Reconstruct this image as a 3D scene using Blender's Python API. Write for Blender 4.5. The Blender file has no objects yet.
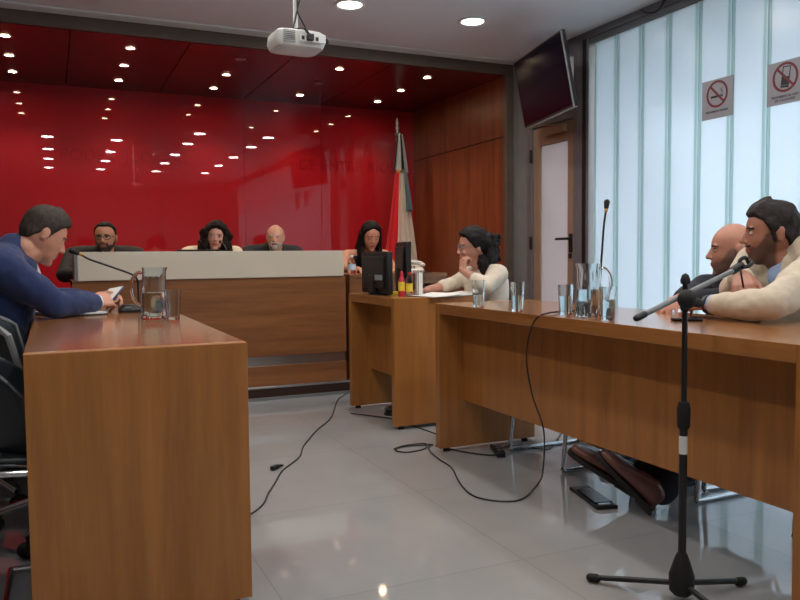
import bpy, math, random
import numpy as np
from mathutils import Vector as V, Matrix as M
random.seed(7); rng = np.random.default_rng(7)
C = bpy.context.scene.collection
PI = math.pi
sin, cos, rad = math.sin, math.cos, math.radians

# ------------------------------------------------------------------ materials
def new_mat(name):
    m = bpy.data.materials.new(name); m.use_nodes = True
    nt = m.node_tree; b = nt.nodes['Principled BSDF']
    return m, nt, b
def lin(c):
    return tuple(((x/255)/12.92 if x/255 <= .04045 else ((x/255+.055)/1.055)**2.4) for x in c)+(1.,)
def mat(name, rgb, rough=.5, metal=0., noise=.12, scale=8., bump=0., bscale=60., coat=0., spec=.5, sheen=0., stretch=(1,1,1)):
    m, nt, b = new_mat(name); N = nt.nodes; L = nt.links
    c = lin(rgb)
    tc = N.new('ShaderNodeTexCoord'); mp = N.new('ShaderNodeMapping'); mp.inputs['Scale'].default_value = stretch
    L.new(tc.outputs['Object'], mp.inputs['Vector'])
    nz = N.new('ShaderNodeTexNoise'); nz.inputs['Scale'].default_value = scale; nz.inputs['Detail'].default_value = 4
    L.new(mp.outputs[0], nz.inputs['Vector'])
    rp = N.new('ShaderNodeValToRGB')
    rp.color_ramp.elements[0].position = .3; rp.color_ramp.elements[1].position = .7
    rp.color_ramp.elements[0].color = tuple(x*(1-noise) for x in c[:3])+(1,)
    rp.color_ramp.elements[1].color = tuple(min(1, x*(1+noise)) for x in c[:3])+(1,)
    L.new(nz.outputs['Fac'], rp.inputs[0]); L.new(rp.outputs[0], b.inputs['Base Color'])
    b.inputs['Roughness'].default_value = rough; b.inputs['Metallic'].default_value = metal
    b.inputs['Coat Weight'].default_value = coat; b.inputs['Coat Roughness'].default_value = .06
    b.inputs['Specular IOR Level'].default_value = spec; b.inputs['Sheen Weight'].default_value = sheen
    if bump:
        n2 = N.new('ShaderNodeTexNoise'); n2.inputs['Scale'].default_value = bscale; L.new(mp.outputs[0], n2.inputs['Vector'])
        bp = N.new('ShaderNodeBump'); bp.inputs['Strength'].default_value = bump; bp.inputs['Distance'].default_value = .01
        L.new(n2.outputs['Fac'], bp.inputs['Height']); L.new(bp.outputs[0], b.inputs['Normal'])
    return m
def wood(name, rgb_a, rgb_b, grain='Z', rough=.3, coat=.15):
    m, nt, b = new_mat(name); N = nt.nodes; L = nt.links
    tc = N.new('ShaderNodeTexCoord'); mp = N.new('ShaderNodeMapping')
    s = [14, 14, 14]; s['XYZ'.index(grain)] = .9
    mp.inputs['Scale'].default_value = s; L.new(tc.outputs['Object'], mp.inputs['Vector'])
    n1 = N.new('ShaderNodeTexNoise'); n1.inputs['Scale'].default_value = 1.3; n1.inputs['Detail'].default_value = 5; n1.inputs['Distortion'].default_value = .6
    L.new(mp.outputs[0], n1.inputs['Vector'])
    n2 = N.new('ShaderNodeTexNoise'); n2.inputs['Scale'].default_value = 9; n2.inputs['Detail'].default_value = 3; L.new(mp.outputs[0], n2.inputs['Vector'])
    mx = N.new('ShaderNodeMath'); mx.operation = 'MULTIPLY_ADD'; mx.inputs[1].default_value = .35; L.new(n2.outputs['Fac'], mx.inputs[0]); L.new(n1.outputs['Fac'], mx.inputs[2])
    rp = N.new('ShaderNodeValToRGB'); rp.color_ramp.elements[0].position = .45; rp.color_ramp.elements[1].position = .9
    rp.color_ramp.elements[0].color = lin(rgb_a); rp.color_ramp.elements[1].color = lin(rgb_b)
    L.new(mx.outputs[0], rp.inputs[0]); L.new(rp.outputs[0], b.inputs['Base Color'])
    b.inputs['Roughness'].default_value = rough; b.inputs['Coat Weight'].default_value = coat; b.inputs['Coat Roughness'].default_value = .12
    return m
def glass(name, rgb=(245, 250, 250), ior=1.45, rough=0.):
    m, nt, b = new_mat(name)
    b.inputs['Base Color'].default_value = lin(rgb); b.inputs['Transmission Weight'].default_value = 1
    b.inputs['Roughness'].default_value = rough; b.inputs['IOR'].default_value = ior
    return m
def emit(name, rgb, strength):
    m, nt, b = new_mat(name)
    b.inputs['Base Color'].default_value = (.8, .8, .8, 1)
    b.inputs['Emission Color'].default_value = lin(rgb); b.inputs['Emission Strength'].default_value = strength
    return m
def frosted(name, rgb, trans=.85, rough=.25):
    """translucent figured channel glass: scatters the daylight that falls on its outer face"""
    m, nt, b = new_mat(name); N = nt.nodes; L = nt.links
    N.remove(b)
    t = N.new('ShaderNodeBsdfTranslucent'); t.inputs['Color'].default_value = lin(rgb)
    d = N.new('ShaderNodeBsdfDiffuse'); d.inputs['Color'].default_value = lin(rgb)
    g = N.new('ShaderNodeBsdfGlossy'); g.inputs['Roughness'].default_value = rough
    fr = N.new('ShaderNodeFresnel'); fr.inputs['IOR'].default_value = 1.4
    a = N.new('ShaderNodeMixShader'); a.inputs[0].default_value = trans
    L.new(d.outputs[0], a.inputs[1]); L.new(t.outputs[0], a.inputs[2])
    e = N.new('ShaderNodeMixShader'); L.new(fr.outputs[0], e.inputs[0]); L.new(a.outputs[0], e.inputs[1]); L.new(g.outputs[0], e.inputs[2])
    L.new(e.outputs[0], N['Material Output'].inputs['Surface'])
    return m
def tile_mat():
    m, nt, b = new_mat('polished_tile'); N = nt.nodes; L = nt.links
    tc = N.new('ShaderNodeTexCoord')
    mp = N.new('ShaderNodeMapping'); mp.inputs['Location'].default_value = (.22, .33, 0); L.new(tc.outputs['Object'], mp.inputs['Vector'])
    br = N.new('ShaderNodeTexBrick'); br.offset = 0; br.inputs['Scale'].default_value = 1
    br.inputs['Brick Width'].default_value = .8; br.inputs['Row Height'].default_value = .8; br.inputs['Mortar Size'].default_value = .0025
    br.inputs['Mortar Smooth'].default_value = .3
    br.inputs['Color1'].default_value = lin((166, 166, 167)); br.inputs['Color2'].default_value = lin((162, 162, 163)); br.inputs['Mortar'].default_value = lin((150, 150, 151))
    L.new(mp.outputs[0], br.inputs['Vector'])
    nz = N.new('ShaderNodeTexNoise'); nz.inputs['Scale'].default_value = 2.5; nz.inputs['Detail'].default_value = 6; L.new(tc.outputs['Object'], nz.inputs['Vector'])
    mx = N.new('ShaderNodeMixRGB'); mx.blend_type = 'MULTIPLY'; mx.inputs[0].default_value = .25
    L.new(br.outputs['Color'], mx.inputs[1]); L.new(nz.outputs['Fac'], mx.inputs[2]); L.new(mx.outputs[0], b.inputs['Base Color'])
    b.inputs['Roughness'].default_value = .05; b.inputs['IOR'].default_value = 1.65
    return m

W_TABLE = wood('table_wood_upright', (146, 92, 42), (174, 114, 56), 'Z', .32)
W_TOP = wood('table_wood_lengthwise', (138, 88, 46), (166, 110, 62), 'Y', .26, .7)
W_BENCH = wood('bench_wood', (112, 68, 38), (142, 92, 54), 'X', .35)
W_WALL = wood('wall_panel_wood', (106, 56, 32), (140, 78, 46), 'Z', .35, .1)
W_DARK = wood('dark_plinth_wood', (56, 32, 22), (74, 44, 30), 'X', .45)
M_CREAM = mat('cream_laminate', (206, 196, 180), .22, noise=.03, scale=3, coat=.2)
M_STEEL = mat('brushed_steel', (190, 192, 195), .28, 1., noise=.06, scale=6, stretch=(1, 30, 30))
M_CHROME = mat('chrome_tube', (205, 207, 210), .12, 1., noise=.02)
M_FRAME = mat('grey_anodised_frame', (116, 118, 122), .4, .3, noise=.04)
M_BRONZE = mat('bronze_anodised_leaf', (158, 134, 112), .4, .2, noise=.04)
M_BEAM = mat('brown_beam_cladding', (96, 82, 72), .5, 0, noise=.08, scale=3, stretch=(.5, 4, 4))
M_COLUMN = mat('grey_painted_column', (120, 122, 122), .5, noise=.05)
M_CEIL = mat('matte_ceiling_paint', (232, 233, 238), .85, noise=.02, scale=2)
M_WALL = mat('pale_wall_paint', (205, 200, 192), .8, noise=.03, scale=2)
M_WHITE = mat('white_moulding', (226, 228, 228), .5, noise=.02)
M_RED = mat('red_lacquered_glass', (176, 30, 40), .008, noise=.04, scale=1.2, spec=.6)
M_REDLET = mat('red_acrylic_letter', (164, 24, 35), .03, noise=.02)
M_SOFFIT = mat('maroon_lacquer_soffit', (92, 32, 36), .2, noise=.08, scale=2, spec=.35)
M_BLACK = mat('black_plastic', (22, 23, 26), .45, noise=.1)
M_BLACKG = mat('black_gloss_screen', (8, 9, 20), .16, noise=.05, spec=.22)
M_SHELL = mat('charcoal_shell_plastic', (40, 48, 54), .4, noise=.08)
M_RUBBER = mat('rubber', (14, 14, 15), .7, noise=.1)
M_GREY = mat('mid_grey_plastic', (120, 122, 124), .45, noise=.04)
M_PALEP = mat('pale_grey_plastic', (214, 214, 212), .4, noise=.05, scale=14)
M_PAPER = mat('paper', (232, 230, 226), .8, noise=.02)
M_LABEL = mat('grey_label', (150, 160, 165), .5, noise=.04)
M_GOLD = mat('brass_ring', (190, 140, 70), .3, .9)
M_SIGN = mat('silver_sign_plate', (142, 142, 150), .45, .1, noise=.02)
M_SIGNRED = mat('dark_red_sign_ink', (104, 20, 34), .5, noise=.02)
M_SIGNBLK = mat('black_sign_ink', (22, 20, 22), .5, noise=.02)
M_PANE = frosted('channel_glass', (217, 230, 241))
M_JOINT = frosted('channel_glass_edge', (188, 216, 220), .75)
M_DOORPANE = frosted('frosted_door_glass', (210, 206, 210), .75)
M_GLASS = glass('clear_glass'); M_WATER = glass('water', (240, 248, 250), 1.33)
M_PET = glass('clear_plastic', (240, 240, 240), 1.3, .08)
M_LAMP = emit('downlight_diffuser', (255, 246, 236), 9.)
M_SPOT = emit('warm_spot_lens', (255, 222, 180), 60.)

# ------------------------------------------------------------------ mesh builder
class MB:
    def __init__(s): s.v = []; s.f = []; s.m = []
    def add(s, vs, fs, mi=0):
        k = len(s.v); s.v += [tuple(map(float, p)) for p in vs]; s.f += [tuple(i+k for i in f) for f in fs]; s.m += [mi]*len(fs); return s
    def box(s, x0, x1, y0, y1, z0, z1, mi=0, mtx=None):
        vs = [V((x, y, z)) for x in (x0, x1) for y in (y0, y1) for z in (z0, z1)]
        if mtx: vs = [mtx @ p for p in vs]
        return s.add(vs, [(0, 1, 3, 2), (4, 6, 7, 5), (0, 4, 5, 1), (2, 3, 7, 6), (0, 2, 6, 4), (1, 5, 7, 3)], mi)
    def rings(s, rs, mi=0, caps=True, closed=False):
        n = len(rs[0]); vs = [p for r in rs for p in r]; fs = []
        R = len(rs)
        for i in range(R if closed else R-1):
            j = (i+1) % R
            for k in range(n):
                q = (k+1) % n; fs.append((i*n+k, i*n+q, j*n+q, j*n+k))
        if caps and not closed:
            fs.append(tuple(range(n-1, -1, -1))); fs.append(tuple((R-1)*n+k for k in range(n)))
        return s.add(vs, fs, mi)
    def tube(s, pts, r, n=8, mi=0, closed=False):
        pts = [V(p) for p in pts]; rs = []; up = None
        rr = r if isinstance(r, (list, tuple)) else [r]*len(pts)
        for i, p in enumerate(pts):
            a = pts[i-1] if (i or closed) else p; b = pts[(i+1) % len(pts)] if (i < len(pts)-1 or closed) else p
            d = (b-a).normalized()
            if up is None: up = V((0, 0, 1)) if abs(d.z) < .9 else V((1, 0, 0))
            u = (up-d*up.dot(d)).normalized(); w = d.cross(u); up = u
            rs.append([p+(u*cos(t)+w*sin(t))*rr[i] for t in [2*PI*k/n for k in range(n)]])
        return s.rings(rs, mi, True, closed)
    def lathe(s, prof, n=32, c=(0, 0, 0), mi=0, caps=True, closed=False, fx=None):
        rs = []
        for r, z in prof:
            rs.append([V((c[0]+(r*(fx(t, z) if fx else 1))*cos(t), c[1]+(r*(fx(t, z) if fx else 1))*sin(t), c[2]+z)) for t in [2*PI*k/n for k in range(n)]])
        return s.rings(rs, mi, caps, closed)
    def cone(s, p1, r1, p2, r2, n=16, mi=0):
        p1, p2 = V(p1), V(p2); d = (p2-p1)
        if d.length < 1e-6: d = V((0, 0, 1e-4))
        d.normalize(); u = d.orthogonal().normalized(); w = d.cross(u); rs = []
        for k in range(-4, 1): 
            a = k/4*PI/2*.98; rs.append((p1+d*sin(a)*r1, r1*cos(a)))
        for k in range(0, 5):
            a = k/4*PI/2*.98; rs.append((p2+d*sin(a)*r2, r2*cos(a)))
        return s.rings([[p+(u*cos(t)+w*sin(t))*r for t in [2*PI*k/n for k in range(n)]] for p, r in rs], mi)
    def ell(s, c, r, rot=None, n=20, h=12, mi=0):
        c = V(c); rs = []
        for i in range(h+1):
            a = -PI/2*.97+PI*.97*i/h
            ring = []
            for k in range(n):
                t = 2*PI*k/n; p = V((r[0]*cos(a)*cos(t), r[1]*cos(a)*sin(t), r[2]*sin(a)))
                ring.append(c+(rot @ p if rot else p))
            rs.append(ring)
        return s.rings(rs, mi)
    def loft(s, secs, n=24, mi=0, pw=1.):
        rs = []
        for c, u, v in secs:
            c, u, v = V(c), V(u), V(v); ring = []
            for k in range(n):
                t = 2*PI*k/n; a, b = cos(t), sin(t)
                a = math.copysign(abs(a)**pw, a); b = math.copysign(abs(b)**pw, b)
                ring.append(c+u*a+v*b)
            rs.append(ring)
        return s.rings(rs, mi)
    def xf(s, mtx): s.v = [tuple(mtx @ V(p)) for p in s.v]; return s
    def mesh(s, name):
        me = bpy.data.meshes.new(name); me.from_pydata(s.v, [], s.f); me.update(); return me

def tag(o, label=None, cat=None, group=None, kind=None):
    for k, x in (('label', label), ('category', cat), ('group', group), ('kind', kind)):
        if x: o[k] = x
    return o
def obj(name, mb, m, parent=None, smooth=True, bevel=0., sub=0, seg=2):
    """links the shapes as ONE mesh object; below an Empty the shapes are given in the Empty's frame"""
    me = mb.mesh(name)
    for x in (m if isinstance(m, (list, tuple)) else [m]): me.materials.append(x)
    me.polygons.foreach_set('material_index', mb.m)
    o = bpy.data.objects.new(name, me); C.objects.link(o)
    if parent: o.parent = parent
    me.validate()
    import bmesh as bmm
    b = bmm.new(); b.from_mesh(me); bmm.ops.recalc_face_normals(b, faces=b.faces); b.to_mesh(me); b.free()
    if bevel:
        d = o.modifiers.new('bevel', 'BEVEL'); d.width = bevel; d.segments = seg; d.limit_method = 'ANGLE'
    if sub:
        d = o.modifiers.new('sub', 'SUBSURF'); d.levels = d.render_levels = sub
    if smooth:
        me.polygons.foreach_set('use_smooth', [True]*len(me.polygons))
        try: me.set_sharp_from_angle(angle=rad(40))
        except Exception: pass
    return o
def empty(name, loc=(0, 0, 0), rz=0., label=None, cat=None, group=None, kind=None, rot=None):
    o = bpy.data.objects.new(name, None); C.objects.link(o); o.empty_display_size = .1
    o.location = loc; o.rotation_euler = rot or (0, 0, rz)
    return tag(o, label, cat, group, kind)
def copy_tree(o, parent=None):
    c = o.copy(); C.objects.link(c)
    if parent: c.parent = parent
    for ch in list(o.children): copy_tree(ch, c)
    return c
def bx(*a, **k): return MB().box(*a, **k)
def bez(pts, n=10):
    """Catmull-Rom through the points"""
    P = [V(p) for p in pts]; P = [P[0]*2-P[1]]+P+[P[-1]*2-P[-2]]; out = []
    for i in range(1, len(P)-2):
        a, b, c, d = P[i-1:i+3]
        for k in range(n):
            t = k/n; out.append(.5*((2*b)+(c-a)*t+(2*a-5*b+4*c-d)*t*t+(3*b-a-3*c+d)*t**3))
    out.append(P[-2]); return out
def text_mesh(name, s, size, m, mtx, parent=None, ext=.001, align='CENTER'):
    cu = bpy.data.curves.new(name, 'FONT'); cu.body = s; cu.size = size; cu.extrude = ext; cu.align_x = align; cu.align_y = 'CENTER'
    t = bpy.data.objects.new(name, cu); C.objects.link(t); bpy.context.view_layer.update()
    me = bpy.data.meshes.new_from_object(t.evaluated_get(bpy.context.evaluated_depsgraph_get()))
    bpy.data.objects.remove(t); bpy.data.curves.remove(cu)
    me.transform(mtx); me.materials.clear(); me.materials.append(m)
    o = bpy.data.objects.new(name, me); C.objects.link(o)
    if parent: o.parent = parent
    return o

# ------------------------------------------------------------------ the setting
XW, XA, YB, YR, ZC, ZS = 3.85, 3.76, 5.93, 7.85, 2.72, 2.615     # window wall, alcove side, beam, red wall, ceiling, soffit
XL, YN = -5.0, -3.2
S = lambda o: tag(o, kind='structure')
S(obj('floor', bx(XL, XW+.25, YN, YR+.1, -.1, 0), tile_mat(), smooth=False))
S(obj('ceiling', bx(XL, XW+.25, YN, YB, ZC, ZC+.12), M_CEIL, smooth=False))
sb = MB()
sx = [XL]+[.17-.83*k for k in (4, 3, 2, 1)]+[.17, 1.0, 1.83, 2.66, XA]
for a, b in zip(sx[:-1], sx[1:]): sb.box(a+.004, b-.004, YB+.005, YR, ZS, ZS+.04)
S(obj('ceiling_alcove', sb, M_SOFFIT, smooth=False))
S(obj('ceiling_alcove_backing', bx(XL, XW, YB, YR+.1, ZS+.03, ZC+.12), M_BLACK, smooth=False))
wb = MB()
for a, b in zip(sx[:-1], sx[1:]): wb.box(a+.0015, b-.0015, YR, YR+.02, 0, ZS+.04)
wall_back = S(obj('wall_back', wb, M_RED, smooth=False))
S(obj('wall_back_backing', bx(XL, XW, YR+.015, YR+.1, 0, ZS+.05), M_RED, smooth=False))
ab = MB().box(XA, XA+.04, YB+.02, YR, 0, 2.066).box(XA, XA+.04, YB+.02, YR, 2.078, ZS)
S(obj('wall_alcove_right', ab, W_WALL, smooth=False))
S(obj('wall_alcove_right_backing', bx(XA+.012, XW+.25, YB+.01, YR+.1, 0, ZS+.05), M_BLACK, smooth=False))
S(obj('wall_left', bx(XL-.1, XL, YN, YR+.1, 0, ZC+.1), W_WALL, smooth=False))
S(obj('wall_near', bx(XL-.1, XW+.25, YN-.1, YN, 0, ZC+.1), M_WALL, smooth=False))
S(obj('trim_1', bx(XL, XA+.01, YB-.02, YB+.02, ZS, ZC), M_BEAM, smooth=False, bevel=.003))                # the beam over the alcove
S(obj('trim_2', bx(XL, XW, YB-.14, YB-.02, ZC-.014, ZC), M_WHITE, smooth=False, bevel=.004))              # white ceiling moulding
S(obj('trim_3', bx(XA-.005, XW, YB-.03, YB+.02, 0, ZC), M_BEAM, smooth=False, bevel=.003))                # post at the alcove edge
S(obj('wall_right', bx(XW-.02, XW+.25, 5.67, YB-.02, 0, ZC), M_COLUMN, smooth=False))                    # column between alcove and door
YW0 = -1.6
S(obj('wall_right_near', bx(XW, XW+.25, YN, YW0, 0, ZC), M_WALL, smooth=False))
S(obj('trim_4', bx(XW-.03, XW+.2, YW0, 5.67, 2.665, ZC), M_FRAME, smooth=False))                         # head rail over door and glazing
S(obj('floor_platform', bx(-2.6, XA, 5.215, YR, 0, .085), W_DARK, smooth=False))
S(obj('trim_5', bx(-2.62, XA, 5.185, 5.26, .085, .1), M_STEEL, smooth=False, bevel=.003))
S(obj('floor_platform_top', bx(-2.6, XA, 5.26, YR, .085, .1), W_DARK, smooth=False))
S(obj('baseboard_platform', bx(-2.6, XA, 5.195, 5.215, 0, .02), M_GREY, smooth=False))

# window of channel glass
win = empty('window_1', (XW, 0, 0), kind='structure')
fr = MB().box(-.03, .06, 4.83, 4.95, 0, 2.665).box(-.02, .08, YW0, 4.83, 0, .05).box(-.02, .08, YW0, 4.83, 2.62, 2.665)
obj('window_frame', fr, M_FRAME, win, smooth=False, bevel=.003)
obj('window_post', bx(-.035, .02, 4.86, 4.90, 0, 2.665), M_BLACK, win, smooth=False)
P = .2622; y = 4.80; k = 0
while y > YW0+.3:
    pn = MB().box(0, .006, y-P+.030, y-.022, .05, 2.62)
    obj('pane', pn, M_PANE, win, smooth=False)
    ed = MB().box(-.002, .008, y-P+.006, y-P+.030, .05, 2.62).box(-.002, .008, y-.022, y-.006, .05, 2.62)
    obj('pane_edge', ed, M_JOINT, win, smooth=False)
    obj('pane_joint', bx(-.008, .004, y-P-.005, y-P+.005, .05, 2.62), M_PANE, win, smooth=False)
    y -= P
obj('window_return', bx(0, .02, YW0, y, .05, 2.62), M_FRAME, win, smooth=False)

# door with transom
dr = empty('door_1', (XW, 0, 0), kind='structure')
obj('door_frame', MB().box(-.03, .08, 5.60, 5.67, 0, 2.665).box(-.03, .08, 4.95, 5.02, 0, 2.665).box(-.03, .08, 5.02, 5.60, 2.09, 2.16).box(-.03, .08, 5.02, 5.60, 2.60, 2.665), M_FRAME, dr, smooth=False, bevel=.004)
obj('transom_pane', bx(.02, .03, 5.02, 5.60, 2.16, 2.60), M_DOORPANE, dr, smooth=False)
lf = MB().box(-.012, .03, 5.50, 5.60, .01, 2.085).box(-.012, .03, 5.02, 5.115, .01, 2.085).box(-.012, .03, 5.115, 5.50, 1.93, 2.085).box(-.012, .03, 5.115, 5.50, .01, .5)
leaf = obj('door_leaf', lf, M_BRONZE, dr, smooth=False, bevel=.003)
obj('door_pane', bx(.004, .014, 5.115, 5.50, .5, 1.93), M_DOORPANE, dr, smooth=False)
obj('door_handle', MB().box(-.022, -.012, 5.045, 5.085, 1.02, 1.17).tube([(-.02, 5.065, 1.13), (-.065, 5.065, 1.13), (-.065, 5.09, 1.13), (-.065, 5.20, 1.13)], .011), M_BLACK, dr, bevel=.002)
obj('door_lock', MB().box(-.03, -.012, 5.05, 5.08, .97, 1.01), M_BLACK, dr, bevel=.004)
for z in (.5, 1.05, 1.8): obj('hinge', bx(-.045, -.028, 5.59, 5.615, z, z+.11), M_BLACK, dr, bevel=.003)
obj('door_closer', MB().box(-.06, -.014, 5.12, 5.40, 2.0, 2.06).tube([(-.04, 5.2, 2.06), (-.06, 5.35, 2.085), (-.03, 5.5, 2.1)], .008), M_BRONZE, dr, bevel=.004)

# outside: pavement, plus an unseen wall and slab added to shade the glazing
S(obj('floor_outside', bx(XW+.25, 16, -14, 16, -.15, -.02), mat('pavement', (190, 186, 178), .8), smooth=False))

S(obj('wall_shade_helper', bx(XW+.25, 6.3, 5.74, 6.2, -.1, 3.6), M_WALL, smooth=False))  # unseen wall, added to keep the sun off the far panes
S(obj('ceiling_shade_helper', bx(XW+.25, 4.95, -3, 6.2, 2.95, 3.15), M_WALL, smooth=False))  # unseen slab, added so the upper glazing stays dimmer
# ------------------------------------------------------------------ lights of the room
def downlight(x, y, lab):
    t = empty('ceiling_downlight', (x, y, ZC), label=lab, cat='ceiling light', group='round ceiling downlights')
    obj('trim_ring', MB().lathe([(.080, -.002), (.105, -.001), (.11, -.008), (.10, -.016), (.083, -.012)], 40, closed=True), M_WHITE, t)
    obj('diffuser', MB().lathe([(.0005, -.008), (.076, -.008), (.082, -.004), (.082, 0)], 40), M_LAMP, t)
    l = bpy.data.lights.new('downlight_lamp', 'AREA'); l.shape = 'DISK'; l.size = .15; l.energy = DL_W; l.color = (1, .95, .88)
    lo = bpy.data.objects.new('lamp', l); C.objects.link(lo); lo.parent = t; lo.location = (0, 0, -.02)
    return t
DL_W, SP_W, SKY, EXPO = 3.5, 3.2, .35, .74
for yi, y in enumerate((4.95, 3.95, 2.65, 1.40, .05)):
    for xi, x in enumerate((0., .9, 1.9, 2.86)):
        if yi == 0 and xi < 2: continue
        if yi == 0 and xi == 2: lab = 'round lit ceiling downlight just right of the hanging projector'
        elif yi == 0 and xi == 3: lab = 'round lit ceiling downlight nearest the hung television'
        else: lab = 'round lit ceiling downlight seen only as a short streak mirrored in the red wall'
        downlight(x, y, lab)
cols = ['leftmost column', 'second column from left', 'middle column', 'fourth column from left', 'rightmost column']
rowsn = ['front row by the beam', 'middle row', 'back row against the red wall']
for xi, x in enumerate((-.255, .60, 1.45, 2.30, 3.14)):
    for yi, y in enumerate((6.255, 6.83, 7.41)):
        t = empty('recessed_spotlight', (x, y, ZS), label='warm soffit spot, %s, %s' % (rowsn[yi], cols[xi]), cat='spotlight', group='recessed spotlights in the maroon soffit')
        obj('trim_ring', MB().lathe([(.030, -.001), (.044, -.001), (.045, -.006), (.032, -.008)], 28, closed=True), M_STEEL, t)
        lit = (xi, yi) not in ((2, 0), (3, 1))
        if not lit: t['label'] = 'unlit dim soffit spot, %s, %s' % (rowsn[yi], cols[xi])
        obj('lens', MB().lathe([(.0005, -.004), (.031, -.004), (.031, 0)], 28), M_SPOT if lit else M_GREY, t)
        if not lit: continue
        l = bpy.data.lights.new('spot_lamp', 'SPOT'); l.energy = SP_W*4; l.color = (1, .80, .58); l.spot_size = rad(105); l.spot_blend = .9; l.shadow_soft_size = .03
        lo = bpy.data.objects.new('lamp', l); C.objects.link(lo); lo.parent = t; lo.location = (0, 0, -.02)

# letters on the red wall
def wall_word(s, x0, z, size, lab, cat='lettering'):
    t = empty('wall_lettering', (x0, YR-.003, z), label=lab, cat=cat); x = 0.
    for ch in s:
        if ch == ' ': x += size*.42; continue
        o = text_mesh('letter', ch, size, M_REDLET, M.Rotation(PI/2, 4, 'X'), t, ext=.003, align='LEFT')
        xs = [v.co.x for v in o.data.vertices]; o.data.transform(M.Translation((x-min(xs), 0, 0))); x += max(xs)-min(xs)+size*.1
wall_word('PODER JUDICIAL', .10, 1.98, .155, 'red acrylic words PODER JUDICIAL on the red wall at left')
wall_word('DE ENTRE RÍOS', 2.42, 1.98, .155, 'red acrylic words DE ENTRE RÍOS on the red wall beside the flag')

# ------------------------------------------------------------------ tables
def table(name, label, x0, x1, y0, y1, mod_x, feet=True):
    t = empty(name, ((x0+x1)/2, (y0+y1)/2, 0), label=label, cat='table')
    a, b = (x1-x0)/2, (y1-y0)/2
    for s in (-1, 1):
        lo, hi = sorted((s*b, s*(b-.045)))
        g = obj('leg_panel', bx(-a, a, lo, hi, .02, .76), W_TABLE, t, smooth=False, bevel=.0015)
        for u in (-a+.05, a-.05):
            obj('foot', MB().lathe([(.018, 0), (.02, .004), (.014, .02)], 12, (u, s*(b-.0225), 0)), M_RUBBER, g)
    obj('tabletop', bx(-a, a, -b+.045, b-.045, .71, .76), W_TOP, t, smooth=False, bevel=.0015)
    m = mod_x-(x0+x1)/2
    obj('modesty_panel', bx(m-.01, m+.01, -b+.045, b-.045, .26, .71), W_TABLE, t, smooth=False)
    return t
table('courtroom_table', 'long brown wood table at left, where the man in blue sits', -.075, .497, 2.14, 4.24, .36)
table('courtroom_table', 'long brown wood table at right, with two men leaning on it', 1.765, 2.34, 1.33, 3.445, 1.91)
table('clerk_desk', 'short brown wood desk carrying two black monitors', 1.765, 2.30, 3.955, 4.69, 1.91)

# bench of the court on its platform
t = empty('judges_bench', (1.03, 5.4, .1), label='raised wood court bench with a cream upper screen and a steel inlay', cat='bench')
q = lambda x0, x1, y0, y1, z0, z1: bx(x0-1.03, x1-1.03, y0-5.4, y1-5.4, z0-.1, z1-.1)
obj('front_panel', q(.11, 1.935, 5.20, 5.225, .31, .86), W_BENCH, t, smooth=False, bevel=.002)
obj('steel_inlay', q(.12, 1.93, 5.212, 5.222, .242, .31), M_STEEL, t, smooth=False)
obj('lower_panel', q(.11, 1.935, 5.20, 5.225, .1, .242), W_BENCH, t, smooth=False, bevel=.002)
for x in (.11, 1.915): obj('side_panel', q(x, x+.02, 5.225, 5.80, .1, .86), W_BENCH, t, smooth=False)
obj('cream_screen', q(.145, 1.918, 5.185, 5.215, .862, 1.045), M_CREAM, t, smooth=False, bevel=.003)
obj('screen_end', q(.125, .145, 5.185, 5.55, .862, 1.045), M_GREY, t, smooth=False, bevel=.002)
obj('desktop', q(.11, 1.935, 5.225, 5.82, .83, .858), W_BENCH, t, smooth=False)

# secretary's desk at the end of the bench
t = empty('secretary_desk', (2.39, 5.55, .1), label='wood desk with an open slot at the right end of the court bench', cat='desk')
q = lambda x0, x1, y0, y1, z0, z1: bx(x0-2.39, x1-2.39, y0-5.55, y1-5.55, z0-.1, z1-.1)
obj('desktop', q(1.99, 2.80, 5.25, 5.85, .845, .87), W_BENCH, t, smooth=False, bevel=.002)
obj('front_panel', q(1.99, 2.80, 5.26, 5.28, .1, .72), W_BENCH, t, smooth=False)
obj('slot_fascia', MB().box(1.99-2.39, 2.42-2.39, -.29, -.27, .62, .745).box(2.74-2.39, 2.80-2.39, -.29, -.27, .62, .745).box(.03, .35, -.29, -.27, .69, .745), W_BENCH, t, smooth=False)
for x in (1.99, 2.78): obj('side_panel', q(x, x+.02, 5.28, 5.85, .1, .845), W_BENCH, t, smooth=False)
obj('shelf', q(2.01, 2.78, 5.28, 5.75, .70, .72), W_DARK, t, smooth=False)

# ------------------------------------------------------------------ ceiling projector, television, signs
t = empty('ceiling_projector', (1.145, 3.74, 2.068), .02, 'pale grey projector hanging from the ceiling on a pole', 'projector')
def rbox(w, d, h, pw=.35, n=40, ins=.012):
    mb = MB()
    mb.loft([((0, 0, -h/2), (w/2-ins*2.5, 0, 0), (0, d/2-ins*2.5, 0)), ((0, 0, -h/2+ins*.6), (w/2-ins, 0, 0), (0, d/2-ins, 0)), ((0, 0, -h*.1), (w/2, 0, 0), (0, d/2, 0)),
             ((0, 0, h/2-ins), (w/2-ins*.4, 0, 0), (0, d/2-ins*.4, 0)), ((0, 0, h/2), (w/2-ins*1.6, 0, 0), (0, d/2-ins*1.6, 0))], n, pw=pw)
    return mb
obj('casing', rbox(.262, .22, .086), M_PALEP, t)
obj('rear_panel', MB().box(-.02, .115, -.119, -.1145, -.02, .022), M_WHITE, t, bevel=.003)
pn = MB()
for i in range(4): pn.box(-.01+.024*i, .004+.024*i, -.122, -.119, -.012, .006)
obj('sockets', pn, M_BLACK, t, smooth=False)
obj('plug', MB().box(.014, .044, -.150, -.119, -.016, .012).cone((.028, -.145, .0), .008, (.0, -.13, .04), .005), M_BLACK, t, bevel=.002)
vn = MB()
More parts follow.
